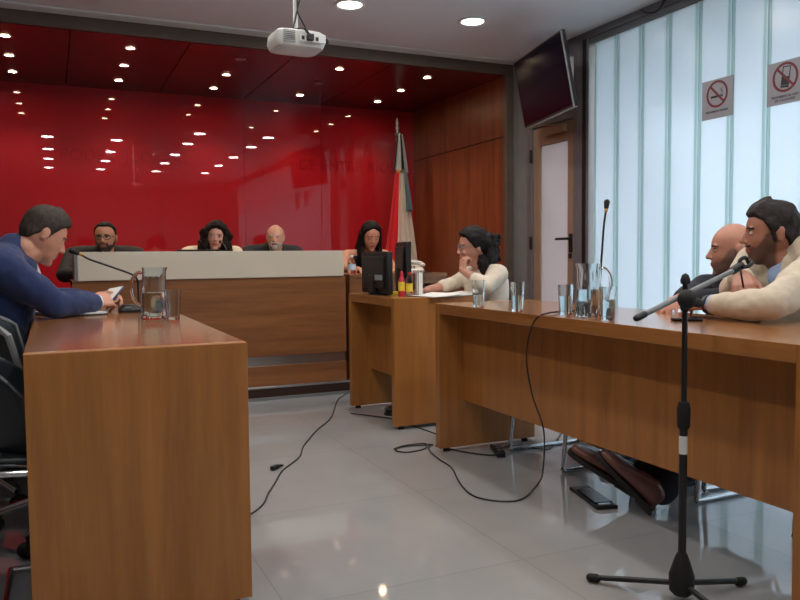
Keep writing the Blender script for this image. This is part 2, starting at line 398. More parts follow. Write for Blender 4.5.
for i in range(7): vn.box(-.10, -.04, -.1165, -.112, -.028+.009*i, -.025+.009*i)
obj('vent_grille', vn, M_GREY, t, smooth=False)
obj('lens_ring', MB().lathe([(.028, 0), (.034, .004), (.034, .02), (.024, .022), (.02, .004)], 28).xf(M.Translation((-.07, .112, .005)) @ M.Rotation(-PI/2, 4, 'X')), M_BLACK, t)
obj('indicator', MB().ell((.128, -.098, .0), (.011, .011, .014)), M_BLACK, t)
br = MB().box(-.06, .075, -.02, .02, .044, .056).box(-.09, -.075, -.05, .05, .042, .050).box(.10, .115, -.05, .05, .042, .050).tube([(-.08, 0, .05), (0, 0, .07), (.105, 0, .05)], .006)
obj('bracket', br, M_BLACK, t)
obj('pole', MB().tube([(0, 0, .05), (0, 0, ZC-2.068)], .012, 14).lathe([(.05, ZC-2.068-.012), (.05, ZC-2.068)], 24), M_WHITE, t)
obj('cable', MB().tube(bez([(0.03, -.04, ZC-2.086), (.03, -.03, .4), (.016, -.02, .22), (-.006, -.02, .12), (-.02, -.03, .062), (.0, -.10, .05), (.018, -.13, .03)]), .0045).tube(bez([(.022, -.04, ZC-2.086), (.01, -.02, .3), (.004, -.02, .16), (.03, -.02, .1), (.06, 0, .07)]), .004), M_BLACK, t)

tm = M.Translation((3.436, 4.91, 2.305))
yaw, tilt = .225, .189
wv = V((-sin(yaw), -cos(yaw), 0)); nv = V((-cos(yaw), sin(yaw), 0)); upv = V((0, 0, 1))*cos(tilt)+nv*sin(tilt); nn = wv.cross(upv)
if nn.dot(nv) < 0: nn = -nn
B3 = M((wv, upv, nn)).transposed().to_4x4()
t = empty('television', (3.436, 4.91, 2.305), label='black flat television hung tilted below the ceiling near the door', cat='television')
tw, th = .475, .271
obj('casing', MB().box(-tw, tw, -th, th, -.035, 0).box(-.28, .28, -.2, .14, -.06, -.035).xf(B3), M_BLACK, t, bevel=.006)
obj('screen', bx(-tw+.012, tw-.012, -th+.022, th-.012, -.001, .0015).xf(B3), M_BLACKG, t, smooth=False)
obj('bezel_strip', MB().box(-tw, tw, -th-.003, -th+.004, -.03, .004).box(tw-.003, tw+.002, -th, th, -.008, .003).xf(B3), M_GREY, t, smooth=False)
c0 = B3 @ V((0, 0, -.06))
obj('wall_arm', MB().tube([c0, c0+V((.12, .02, .0)), V((XW-.03-3.436, .72-.06, .02))], .018).box(XW-.05-3.436, XW-.02-3.436, .63, .77, -.15, .2), M_BLACK, t)

def sign(name, label, yc, kind, lines):
    t = empty(name, (XW-.012, yc, 1.975), label=label, cat='sign')
    F = M(((0, 0, -1, 0), (-1, 0, 0, 0), (0, 1, 0, 0), (0, 0, 0, 1)))      # sign frame: x to the right, y up, z into the room
    obj('plate', bx(-.122, .122, -.125, .118, -.003, .003).xf(F), M_SIGN, t, smooth=False)
    ring = MB().lathe([(.070, .003), (.084, .003), (.084, .0045), (.070, .0045)], 48, closed=True).xf(F @ M.Translation((0, .025, 0)))
    obj('prohibition_ring', ring, M_SIGNRED, t)
    obj('slash', bx(-.074, .074, -.007, .007, .0046, .0056).xf(F @ M.Translation((0, .025, 0)) @ M.Rotation(-PI/4, 4, 'Z')), M_SIGNRED, t, smooth=False)
    if kind == 'smoke':
        g = MB().box(-.048, .030, .003, .017, .003, .0044).box(.034, .044, .003, .017, .003, .0044).tube([(.038, .024, .0038), (.042, .036, .0038), (.030, .044, .0038), (.034, .056, .0038)], .0022)
        obj('cigarette', g.xf(F), M_SIGNBLK, t, smooth=False)
    else:
        ph = MB().box(-.026, .026, -.034, .086, .003, .0036)
        g = M.Rotation(-.12, 4, 'Z')
        obj('phone_outline', MB().box(-.026, -.021, -.034, .086, .003, .0044).box(.021, .026, -.034, .086, .003, .0044).box(-.026, .026, .081, .086, .003, .0044).box(-.026, .026, -.034, -.022, .003, .0044).box(-.020, .020, -.020, .028, .003, .0042).xf(F @ g), M_SIGNBLK, t, smooth=False)
    for i, s in enumerate(lines):
        text_mesh('caption', s, .020, M_SIGNBLK, F @ M.Translation((0, -.082-.021*i, .004)), t, ext=.0005)
sign('no_smoking_sign', 'square grey sign with a crossed-out cigarette on the glazing', 3.585, 'smoke', ['PROHIBIDO FUMAR'])
sign('no_phone_sign', 'square grey sign with a crossed-out mobile phone on the glazing', 3.095, 'phone', ['PROHIBIDO EL USO', 'DE CELULARES'])
o = obj('ceiling_cable', MB().tube(bez([(XW-.06, 4.22, 2.70), (XW-.08, 4.16, 2.66), (XW-.08, 4.08, 2.635), (XW-.08, 4.02, 2.65), (XW-.06, 3.98, 2.70), (XW-.06, 3.8, 2.705)]), .006), M_BLACK)
tag(o, 'black cable looped under the ceiling above the glazing', 'cable')
o = obj('ceiling_sensor', MB().lathe([(.025, 0), (.03, -.006), (.02, -.018), (.0005, -.02)], 20, (1.25, 5.0, ZC)), M_GREY); tag(o, 'tiny round grey sensor on the ceiling behind the projector', 'sensor')

# ------------------------------------------------------------------ flag
t = empty('flag_on_pole', (3.385, 7.46, .1), label='furled red, white and grey-blue flag on a pole in the alcove corner', cat='flag')
obj('pole', MB().tube([(0, 0, .02), (0, 0, 2.24)], .013, 12), M_STEEL, t)
obj('base', MB().lathe([(.16, 0), (.16, .02), (.06, .04), (.03, .09), (.016, .1)], 32), M_BLACK, t)
obj('finial', MB().lathe([(.012, 2.23), (.022, 2.26), (.012, 2.29), (.02, 2.31), (.001, 2.37)], 16), M_STEEL, t)
def cloth_sheet(x_left, x_right, z0, z1, folds, amp, nu=60, nv=50, dy=-.03, ph=0.):
    vs, fs, ms = [], [], []
    for j in range(nv+1):
        v = j/nv; z = z1+(z0-z1)*v; a, b = x_left(v), x_right(v)
        for i in range(nu+1):
            u = i/nu
            vs.append((a+(b-a)*u, dy-.02-amp(v)*(sin(2*PI*folds*u+ph+.8*sin(3*v))+.4*sin(2*PI*folds*2.3*u+2)), z-.012*sin(PI*2*u*1.5)))
    for j in range(nv):
        for i in range(nu):
            k = j*(nu+1)+i; fs.append((k, k+1, k+nu+2, k+nu+1)); ms.append(i/nu)
    return vs, fs, ms
M_FR = mat('red_flag_cloth', (226, 20, 40), .75, noise=.05, sheen=.2); M_FW = mat('white_flag_cloth', (226, 214, 200), .75, noise=.05, sheen=.2)
M_FB = mat('greyblue_flag_cloth', (104, 128, 142), .75, noise=.05); M_FS = mat('silver_ribbon', (205, 205, 205), .4, .2, noise=.1)
vs, fs, ms = cloth_sheet(lambda v: -.055-.145*min(1, v*1.3)**1.2, lambda v: .05+.16*min(1, v*1.1)**.9, .62, 1.82, 4, lambda v: .012+.028*v)
mb = MB(); mb.v = vs; mb.f = fs; mb.m = [0 if u < .42+.0*u else 1 for u in ms]
o = obj('flag_cloth', mb, [M_FR, M_FW], t); d = o.modifiers.new('solid', 'SOLIDIFY'); d.thickness = .004
vs, fs, ms = cloth_sheet(lambda v: .03+.02*v, lambda v: .065+.07*v, 1.38, 1.82, 2, lambda v: .010+.016*v, dy=-.06, nu=24)
mb = MB(); mb.v = vs; mb.f = fs; mb.m = [0]*len(fs)
o = obj('outer_stripe', mb, M_FB, t); d = o.modifiers.new('solid', 'SOLIDIFY'); d.thickness = .004
vs, fs, ms = cloth_sheet(lambda v: -.026-.058*v, lambda v: .036+.058*v, 1.79, 2.19, 3, lambda v: .008+.012*v, nu=36)
mb = MB(); mb.v = vs; mb.f = fs; mb.m = [1 if (u < .16 or .62 < u < .72) else 0 for u in ms]
o = obj('gathered_top', mb, [M_FS, M_BLACK], t); d = o.modifiers.new('solid', 'SOLIDIFY'); d.thickness = .004
obj('tie_band', MB().loft([((0.01, -.04, 1.785), (.062, 0, 0), (0, .035, 0)), ((0.01, -.04, 1.815), (.062, 0, 0), (0, .035, 0))], 24), M_GOLD, t)
obj('bow', MB().ell((-.02, -.04, 2.18), (.028, .012, .020)).ell((.02, -.04, 2.17), (.02, .012, .026)).ell((0, -.04, 2.20), (.014, .012, .02)), M_BLACK, t)

# ------------------------------------------------------------------ glassware
def facet(n, a): return lambda th, z: 1-a*abs(sin(n*th/2))
def pitcher(x, y, rz, label, flip=1):
    t = empty('water_pitcher', (x, y, .76), rz, label, 'pitcher', 'glass water pitchers')
    out = [(.0005, 0), (.050, 0), (.053, .005), (.0525, .05), (.047, .12), (.0425, .185), (.044, .205)]
    inn = [(.0415, .205), (.0395, .185), (.044, .12), (.049, .05), (.048, .014), (.0005, .012)]
    def sp(th, z): return 1-.09*abs(sin(6*th))*(z < .11)+(.22*max(0, cos(th))**8*max(0, (z-.165)/.04))
    obj('vessel', MB().lathe(out+inn, 72, fx=sp), M_GLASS, t)
    obj('handle', MB().tube(bez([(-.040, 0, .185), (-.062, 0, .182), (-.080, 0, .155), (-.084, 0, .115), (-.074, 0, .075), (-.056, 0, .055), (-.047, 0, .052)], 6), .0075, 12), M_GLASS, t)
    obj('water', MB().lathe([(.0005, .0125), (.0475, .0145), (.0484, .05), (.0452, .105), (.0005, .105)], 48, fx=lambda th, z: (1-.05*abs(sin(6*th))*(z < .11))), M_WATER, t)
    return t
pitcher(.365, 3.16, rad(0), 'clear glass water pitcher on the left table beside a tumbler')
pitcher(1.905, 2.40, rad(152), 'clear glass water pitcher on the right table between two tumblers')
def tumbler(x, y, label, h=.125, r=.033, fill=.07):
    t = empty('drinking_glass', (x, y, .76), random.random(), label, 'glass', 'glass tumblers on the tables')
    fxx = lambda th, z: 1-.035*abs(sin(5*th))*(z < h*.62)
    k = .78
    obj('vessel', MB().lathe([(.0005, 0), (r*k, 0), (r*k+.001, .004), (r*.9, h*.5), (r, h), (r-.0022, h), (r*.9-.0024, h*.5), (r*k-.002, .012), (.0005, .010)], 60, fx=fxx), M_GLASS, t)
    if fill: obj('water', MB().lathe([(.0005, .0105), (r*k-.0024, .0125), (r*.89-.0028, fill), (.0005, fill)], 40, fx=fxx), M_WATER, t)
    return t
tumbler(.425, 3.085, 'faceted glass tumbler on the left table beside the pitcher', .118, .032, .0)
tumbler(1.812, 3.09, 'glass tumbler at far end of right table, nearest the clerk', .125, .031, .055)
tumbler(1.80, 2.745, 'glass tumbler alone on right table, in front of the door', .125, .030, .07)
tumbler(1.875, 2.51, 'glass tumbler on right table just left of the pitcher', .120, .031, .075)
tumbler(1.852, 2.225, 'glass tumbler on right table just right of the pitcher', .122, .031, .075)

# ------------------------------------------------------------------ microphones
def gooseneck(name, label, loc, rz, path, tip, base=True):
    t = empty(name, loc, rz, label, 'microphone', 'gooseneck table microphones')
    obj('base', MB().loft([((0, 0, 0), (.075, 0, 0), (0, .05, 0)), ((0, 0, .012), (.075, 0, 0), (0, .05, 0)), ((0, .006, .035), (.06, 0, 0), (0, .034, 0))], 36, pw=.4), M_BLACK, t)
    obj('base_button', bx(-.05, -.02, -.045, -.025, .02, .026), M_GREY, t)
    obj('gooseneck', MB().tube(bez(path, 8), .0045, 10), M_BLACK, t)
    p, q = V(path[-1]), V(tip); d = (q-p).normalized()
    obj('collar_ring', MB().cone(p-d*.006, .0065, p+d*.004, .0065), M_GOLD, t)
    obj('windscreen', MB().cone(p+d*.012, .010, q, .0125), M_RUBBER, t)
gooseneck('table_microphone', 'black gooseneck microphone arching towards the man in blue', (.338, 3.62, .76), 0.,
          [(.012, 0, .03), (.012, 0, .10), (.010, 0, .140), (-.01, 0, .168), (-.10, 0, .205), (-.185, 0, .238), (-.225, 0, .262)], (-.258, 0, .277))
gooseneck('table_microphone', 'black gooseneck microphone standing upright behind the right table pitcher', (2.065, 2.53, .76), rad(60),
          [(.0, 0, .03), (.006, 0, .12), (.02, -.01, .25), (.035, -.02, .36), (.044, -.03, .425)], (.050, -.034, .458))

t = empty('microphone_stand', (1.622, 1.62, 0), label='black tripod boom microphone stand in front of the right table', cat='microphone stand')
obj('hub', MB().lathe([(.022, .018), (.034, .03), (.036, .075), (.022, .12), (.014, .14)], 20), M_RUBBER, t)
for a, L_ in ((2.20, .245), (-.02, .22), (-1.62, .23)):
    g = obj('leg', MB().tube([(.02*cos(a), .02*sin(a), .05), (L_*cos(a), L_*sin(a), .018)], .0085, 10), M_BLACK, t)
    obj('rubber_foot', MB().cone((L_*cos(a), L_*sin(a), .016), .013, ((L_+.02)*cos(a), (L_+.02)*sin(a), .0145), .0125), M_RUBBER, g)
obj('upright', MB().tube([(0, 0, .10), (0, 0, .55)], .0115, 14).tube([(0, 0, .50), (0, 0, .93)], .008, 12), M_BLACK, t)
obj('height_clutch', MB().lathe([(.012, .50), (.018, .51), (.019, .56), (.014, .58)], 18), M_RUBBER, t)
obj('rating_sticker', MB().lathe([(.0119, .43), (.0119, .482)], 18, caps=False), M_PALEP, t)
obj('top_cap', MB().lathe([(.012, .915), (.014, .925), (.009, .94), (.001, .945)], 16), M_RUBBER, t)
b0, b1 = V((-.185, -.02, .83)), V((.235, .02, .958)); bm_ = b0.lerp(b1, .40)
obj('boom', MB().tube([b0, b1], .0075, 12), M_GREY, t)
obj('boom_end', MB().cone(b0-(b1-b0)*.02, .0095, b0+(b1-b0)*.05, .0095), M_BLACK, t)
obj('boom_clutch', MB().ell(bm_+V((0, -.02, -.008)), (.028, .024, .028)).cone(bm_+V((.0, -.02, -.01)), .016, bm_+V((.045, -.02, -.02)), .013).cone((0, 0, .85), .014, (0, 0, .885), .012), M_RUBBER, t)
obj('microphone_clip', MB().cone(b1-V((.03, 0, .01)), .012, b1+V((.0, 0, .004)), .013).tube(bez([b1+V((-.005, 0, .0)), b1+V((0, 0, .022)), b1+V((.022, 0, .028)), b1+V((.035, 0, .012))], 6), .006).tube(bez([b1+V((-.005, -.012, .0)), b1+V((.02, -.014, .004)), b1+V((.04, -.01, .014))], 6), .006).tube(bez([b1, b1+V((-.004, -.01, -.03)), b1+V((.004, -.01, -.06))], 6), .003), M_BLACK, t)

# ------------------------------------------------------------------ clerk's desk: monitors, bottles, papers, telephone
def monitor(x, y, rz, w, h, z0, label, sticker):
    t = empty('computer_monitor', (x, y, .76), rz, label, 'monitor', 'black monitors on the clerk desk')
    obj('casing', MB().box(-.018, .018, -w/2, w/2, z0, z0+h).box(-.03, -.018, -w*.40, w*.40, z0+.03, z0+h-.03), M_BLACK, t, bevel=.006)
    obj('screen', bx(.0175, .0195, -w/2+.015, w/2-.015, z0+.02, z0+h-.015), M_BLACKG, t, smooth=False)
    obj('stand_neck', bx(-.045, -.02, -.03, .03, .008, z0+.12), M_BLACK, t, bevel=.004)
    obj('stand_foot', MB().lathe([(.11, 0), (.11, .006), (.03, .012)], 32, fx=lambda a, z: 1-.35*abs(cos(a))).xf(M.Translation((.02, 0, 0))), M_BLACK, t)
    if sticker: obj('inventory_sticker', bx(-.0305, -.0295, -w*.36, -w*.06, z0+.085, z0+.118), M_LABEL, t, smooth=False)
monitor(1.865, 4.445, rad(3), .385, .262, .008, 'black monitor seen from behind, grey sticker low on its back', True)
monitor(2.03, 4.40, rad(-12), .30, .28, .05, 'black monitor right of the stickered one, standing a little taller', False)
def bottle(name, label, x, y, z, prof, m, cap, lab=None, lm=None):
    t = empty(name, (x, y, z), label=label, cat='bottle')
    obj('body', MB().lathe(prof, 28), m, t); obj('cap', MB().lathe(cap, 20), M_WHITE if name == 'water_bottle' else M_BOTRED, t)
    if lab: obj('wrapper', MB().lathe(lab, 28, caps=False), lm, t)
M_BOTRED = mat('red_bottle_plastic', (196, 40, 60), .35, noise=.05); M_BOTYEL = mat('yellow_wrapper', (226, 200, 60), .5, noise=.1, scale=40); M_BLUEL = mat('pale_blue_wrapper', (190, 204, 220), .5, noise=.1, scale=40)
bottle('water_bottle', 'clear plastic water bottle at the left end of the secretary desk', 2.045, 5.36, .87, [(.0005, 0), (.030, 0), (.032, .01), (.031, .05), (.032, .085), (.026, .105), (.012, .122), (.012, .128)], M_PET, [(.013, .126), (.013, .142), (.0005, .143)], [(.0325, .03), (.0325, .075)], M_BLUEL)
bottle('drink_bottle', 'small red bottle with a yellow wrapper beside the monitors', 1.925, 4.20, .76, [(.0005, 0), (.019, 0), (.021, .008), (.021, .09), (.012, .115), (.010, .12)], M_BOTRED, [(.0105, .119), (.012, .135), (.006, .15), (.0005, .151)], [(.0216, .03), (.0216, .085)], M_BOTYEL)
bottle('drink_bottle', 'slim clear bottle with yellow wrapper right of the red bottle', 1.965, 4.175, .76, [(.0005, 0), (.020, 0), (.021, .01), (.021, .10), (.010, .125), (.009, .13)], M_PET, [(.0105, .129), (.0105, .143), (.0005, .144)], [(.0216, .025), (.0216, .075)], M_BOTYEL)
t = empty('leaflet_holder', (2.025, 4.16, .76), rad(20), 'clear acrylic leaflet holder standing beside the small bottles', 'leaflet holder')
obj('holder', MB().box(-.028, .028, -.02, .02, 0, .006).box(-.03, -.026, -.02, .02, 0, .155).box(.026, .030, -.02, .02, 0, .155).box(-.028, .028, .016, .02, 0, .155), M_PET, t, smooth=False)
obj('leaflets', bx(-.023, .023, -.006, .012, .007, .14), M_PAPER, t, smooth=False)
o = obj('notepad', bx(-.035, .035, -.03, .03, 0, .02), M_BOTYEL, smooth=False, bevel=.002); o.location = (1.935, 4.345, .7605); o.rotation_euler.z = .1; tag(o, 'small yellow pad between the two black monitors', 'notepad')
for i, (x, y, a, lab) in enumerate(((2.075, 4.06, .12, 'white paper sheet on the clerk desk, left of the other'), (2.305-.04, 4.10, -.05, 'white paper sheet on the clerk desk, nearest the woman'))):
    mb = MB(); n = 8
    for k in range(3):
        vs = [(-.105+.21*i2/n, -.145+.29*j2/n, .0015+k*.0012+.004*(i2/n)**2*(1+k)) for i2 in range(n+1) for j2 in range(n+1)]
        mb.add([M.Rotation(.05*k, 4, 'Z') @ V(p) for p in vs], [(i2*(n+1)+j2, (i2+1)*(n+1)+j2, (i2+1)*(n+1)+j2+1, i2*(n+1)+j2+1) for i2 in range(n) for j2 in range(n)])
    o = obj('paper_sheet', mb.box(-.10, .10, -.14, .14, 0, .001), M_PAPER); o.location = (x, y, .7605); o.rotation_euler.z = a; tag(o, lab, 'paper', 'papers on the clerk desk')
t = empty('desk_telephone', (2.56, 5.40, .87), rad(-25), 'cream desk telephone on the secretary desk', 'telephone')
M_TEL = mat('cream_phone_plastic', (212, 204, 192), .4, noise=.03)
obj('body', MB().loft([((0, 0, 0), (.10, 0, 0), (0, .085, 0)), ((0, 0, .02), (.10, 0, 0), (0, .085, 0)), ((0, .012, .05), (.085, 0, .0), (0, .065, .012))], 40, pw=.35), M_TEL, t)
obj('handset', MB().tube(bez([(-.085, .0, .062), (-.07, .0, .075), (0, 0, .086), (.07, 0, .075), (.085, 0, .062)], 6), .016, 12).ell((-.085, 0, .062), (.026, .026, .016)).ell((.085, 0, .062), (.026, .026, .016)), M_TEL, t)
kp = MB()
for i in range(3):
    for j in range(4): kp.box(-.03+.022*i, -.014+.022*i, -.06+.014*j, -.05+.014*j, .030+.004*j, .042+.004*j)
obj('keypad', kp, M_GREY, t, smooth=False)
obj('cord', MB().tube(bez([(.06, -.06, .02), (.09, -.12, .0045), (.12, -.16, .004), (.16, -.12, .004)], 8), .004), M_BLACK, t)
o = obj('tablet_phone', bx(-.05, .05, -.03, .03, 0, .011), M_BLACKG, bevel=.004); o.location = (2.055, 2.045, .7602); o.rotation_euler.z = -.55; tag(o, 'flat dark phone lying on the right table behind the stand', 'phone')
t = empty('laptop', (.93, 5.50, .8585), rad(4), 'dark laptop whose lid top shows over the cream bench screen', 'laptop')
obj('base', bx(-.15, .15, -.01, .2, .0005, .015), M_BLACK, t, bevel=.003); obj('lid', bx(-.15, .15, -.012, -.004, .012, .205).xf(M.Rotation(.15, 4, 'X')), M_BLACK, t, bevel=.003)

# ------------------------------------------------------------------ cables and floor box
def cable(label, pts, r=.0034, n=8, name='floor_cable'):
    o = obj(name, MB().tube(bez(pts, n), r, 7), M_BLACK); return tag(o, label, 'cable')
z = .005
o = cable('thin black cable with a plug lying across the floor from the bench', [(1.93, 5.17, .01), (1.79, 4.99, z), (1.66, 4.70, z), (1.522, 4.396, z), (1.37, 4.171, z), (1.26, 3.98, z), (1.167, 3.809, z), (1.10, 3.64, z), (1.017, 3.519, z), (.945, 3.42, z), (.86, 3.24, z), (.797, 3.11, z), (.74, 2.98, z), (.64, 2.87, z), (.5, 2.84, z), (.36, 2.9, z)])
o = empty('cable_plug', (.93, 3.475, 0), rad(35), 'small black cable connector lying on the floor', 'plug')
obj('plug_body', MB().box(-.03, .02, -.012, .012, .002, .022), M_BLACK, o, bevel=.005); obj('strain_relief', MB().cone((.02, 0, .012), .008, (.05, 0, .008), .005), M_BLACK, o)
cable('thin black cable dropping from the right table and looping on the floor', [(1.99, 2.60, .79-.025), (1.90, 2.58, .766), (1.80, 2.53, .766), (1.757, 2.545, .745), (1.752, 2.59, .66), (1.75, 2.60, .56), (1.752, 2.56, .43), (1.757, 2.49, .30), (1.83, 2.60, .10), (1.88, 2.70, .02), (1.84, 2.68, z), (1.76, 2.61, z), (1.68, 2.575, z), (1.60, 2.62, z), (1.56, 2.72, z), (1.60, 2.90, z), (1.68, 3.12, z), (1.70, 3.31, z), (1.745, 3.49, z), (1.80, 3.55, z)])
cable('black cable coiled in a flat loop by the right table foot', [(1.80, 3.55, z), (1.70, 3.575, z), (1.62, 3.575, z), (1.575, 3.53, z), (1.60, 3.475, z), (1.66, 3.47, z), (1.73, 3.50, z), (1.76, 3.56, z+.008), (1.66, 3.60, z), (1.58, 3.56, z)])
cable('black cable trailing under the end panel of the right table', [(1.80, 3.52, z), (1.9, 3.30, z), (2.0, 3.22, z), (2.1, 3.34, z), (2.2, 3.30, z), (2.28, 3.2, z), (2.4, 3.3, z), (2.6, 3.5, z)])
cable('black cable running between the clerk desk and right table legs', [(1.70, 4.5, z), (1.86, 4.25, z), (1.9, 4.0, z), (1.93, 3.75, z), (1.98, 3.6, z), (2.2, 3.55, z)])
t = empty('power_strip', (2.02, 3.26, 0), rad(70), 'black power strip under the right table end panel', 'power strip')
obj('casing', bx(-.09, .09, -.022, .022, .002, .03), M_BLACK, t, bevel=.006)
obj('sockets', MB().lathe([(.014, .0), (.014, .002)], 16, (-.05, 0, .0295)).lathe([(.014, .0), (.014, .002)], 16, (0, 0, .0295)).lathe([(.014, .0), (.014, .002)], 16, (.05, 0, .0295)), M_GREY, t)
t = empty('floor_outlet_box', (1.985, 2.47, 0), rad(-14), 'flat black floor box with open lid under the crossed shoes', 'floor box')
obj('tray', MB().box(-.045, .045, -.135, .135, .0, .014), M_BLACK, t, bevel=.003); obj('lid', bx(-.036, .036, -.10, .08, .014, .019), M_BLACKG, t, bevel=.002); obj('latch', bx(-.03, .02, -.125, -.112, .012, .02), M_STEEL, t)

# ------------------------------------------------------------------ chairs
def shell_back(w, z0, z1, wrap, lean=.06, taper=.0, crown=.10):
    nu, nv = 20, 14; vs = []
    for j in range(nv+1):
        v = j/nv
        for i in range(nu+1):
            u = -1+2*i/nu
            zt = z1-crown*abs(u)**3.5; zz = z0+(zt-z0)*v; ww = w*(1-taper*(1-v))
            vs.append((-.24-lean*v+wrap*abs(u)**2.2, ww*u/2, zz))
    mb = MB(); mb.add(vs, [(j*(nu+1)+i, j*(nu+1)+i+1, (j+1)*(nu+1)+i+1, (j+1)*(nu+1)+i) for j in range(nv) for i in range(nu)]); return mb
def solid(o, th=.012, bev=0):
    d = o.modifiers.new('solid', 'SOLIDIFY'); d.thickness = th; d.offset = 0; return o
def sled_chair(loc, rz, label, top=.72, group='sled-base visitor chairs', m=None, wrap=.05, zb=.47):
    t = empty('visitor_chair', loc, rz, label, 'chair', group)
    m = m or M_SHELL
    solid(obj('backrest', shell_back(.43, zb, top, wrap), m, t))
    solid(obj('seat', MB().add([(-.24+.44*i/12, -.21+.42*j/12, .445+.012*((i/6-1)**2)*(1 if i < 6 else -1)+.012*(j/6-1)**2) for i in range(13) for j in range(13)], [(i*13+j, (i+1)*13+j, (i+1)*13+j+1, i*13+j+1) for i in range(12) for j in range(12)]), m, t), .016)
    for s in (-1, 1):
        y = s*.222
        obj('sled_frame', MB().tube(bez([(-.285, y, .70 if top > .7 else .6), (-.24, y, .46), (-.20, y, .435), (.0, y, .43), (.15, y, .425), (.175, y, .40), (.185, y, .2), (.2, y, .03), (.185, y, .012), (.0, y, .011), (-.2, y, .011), (-.225, y, .014)], 5), .0105, 10), M_CHROME, t)
    obj('cross_bar', MB().tube([(-.06, -.222, .425), (-.06, .222, .425)], .009), M_CHROME, t)
    obj('floor_bar', MB().tube([(-.222, -.222, .0125), (-.222, .222, .0125)], .0095), M_CHROME, t)
    return t
CH_EMPTY = sled_chair((2.30, 3.045, 0), PI, 'empty chrome sled-base chair under right table end, beside its cable', .60)
sled_chair((2.66, 2.56, 0), PI, 'chrome sled-base chair under the bald man at the right table', .64)
sled_chair((2.52, 2.02, 0), PI, 'chrome sled-base chair under the man in the cream jacket')
sled_chair((2.42, 4.265, 0), PI, 'chrome sled-base chair under the laughing woman in cream', .78)
sled_chair((.07, 2.46, 0), 0., 'charcoal shell chair at lower left, nearest to the camera', .735, wrap=.15)
def office_chair(loc, rz, label, top=.80):
    t = empty('office_chair', loc, rz, label, 'chair', 'swivel office chairs')
    solid(obj('backrest', shell_back(.45, .50, top, .10, crown=.05), M_SHELL, t), .02)
    rim = [V((-.24-.06+.10*abs(u)**2.2, .225*u, top-.05*abs(u)**3.5)) for u in [-1+2*i/24 for i in range(25)]]
    obj('back_rim', MB().tube([V((-.24+.10, -.225, .52))]+rim+[V((-.24+.10, .225, .52))], .012), M_GREY, t)
    obj('seat', MB().loft([((0, 0, .425), (.21, 0, 0), (0, .21, 0)), ((0, 0, .44), (.235, 0, 0), (0, .23, 0)), ((0, 0, .475), (.225, 0, 0), (0, .22, 0)), ((0, 0, .485), (.16, 0, 0), (0, .16, 0))], 36, pw=.6), M_SHELL, t)
    obj('back_bracket', MB().tube(bez([(-.1, 0, .43), (-.24, 0, .43), (-.275, 0, .5), (-.285, 0, .62)], 6), .016), M_BLACK, t)
    obj('gas_column', MB().tube([(0, 0, .10), (0, 0, .28)], .028, 16).tube([(0, 0, .26), (0, 0, .43)], .016, 12), M_CHROME, t)
    for k in range(5):
        a = 2*PI*k/5+.35
        d = V((cos(a), sin(a), 0))
        g = obj('base_leg', MB().tube(bez([d*.02+V((0, 0, .125)), d*.12+V((0, 0, .118)), d*.24+V((0, 0, .085)), d*.285+V((0, 0, .068))], 5), [.024]*6+[.018]*10, 10), M_CHROME, t)
        w_ = V((-d.y, d.x, 0))
        obj('caster', MB().cone(d*.29+w_*.012+V((0, 0, .027)), .026, d*.29+w_*.014+V((0, 0, .027)), .026).cone(d*.29-w_*.012+V((0, 0, .027)), .026, d*.29-w_*.014+V((0, 0, .027)), .026).cone(d*.285+V((0, 0, .03)), .012, d*.285+V((0, 0, .068)), .010), M_RUBBER, g)
    return t
office_chair((.06, 3.04, 0), 0., 'charcoal swivel chair on a chrome star base beside the left table')
office_chair((-.33, 3.62, 0), 0., 'swivel chair carrying the man in the blue suit')
for x, lab in ((.37, 'dark chair behind the bench under the bearded man with glasses'), (1.16, 'dark chair behind the bench under the curly-haired woman'), (1.64, 'dark chair behind the bench under the bald bearded man')):
    office_chair((x, 6.32, .1), -PI/2, lab, .78)
office_chair((2.42, 6.32, .1), -PI/2, 'dark chair behind the secretary desk under the long-haired woman', .78)

# ------------------------------------------------------------------ people
from mathutils import noise as NZ
HA, HB, HC = .0745, .096, .118
def head_pt(d):
    x, y, z = d
    t = max(0., -z); px, py, pz = x*HA, y*HB, z*HC
    px *= 1-.34*t**2.2
    if z > 0: px *= 1+.13*sin(PI*min(1, z)**1.3); py *= 1+.05*sin(PI*min(1, z)**1.3)
    if y > 0: py *= 1-.12*t*t
    else: py *= .95+.04*max(0, z)-.10*t
    py += .053*t**1.8
    if y > 0:
        for s in (-1, 1):
            g = math.exp(-(((px-s*.031)/.015)**2+((pz-.008)/.011)**2)); py -= .010*g
            g = math.exp(-(((px-s*.045)/.016)**2+((pz+.028)/.016)**2)); py += .004*g
            g = math.exp(-(((px-s*.052)/.014)**2+((pz+.06)/.02)**2)); px -= s*.004*g
    return V((px, py, pz))
def sph(n=64, h=44):
    for i in range(h+1):
        a = -PI/2*.985+PI*.985*i/h
        yield [V((cos(a)*cos(2*PI*k/n), cos(a)*sin(2*PI*k/n), sin(a))) for k in range(n)]
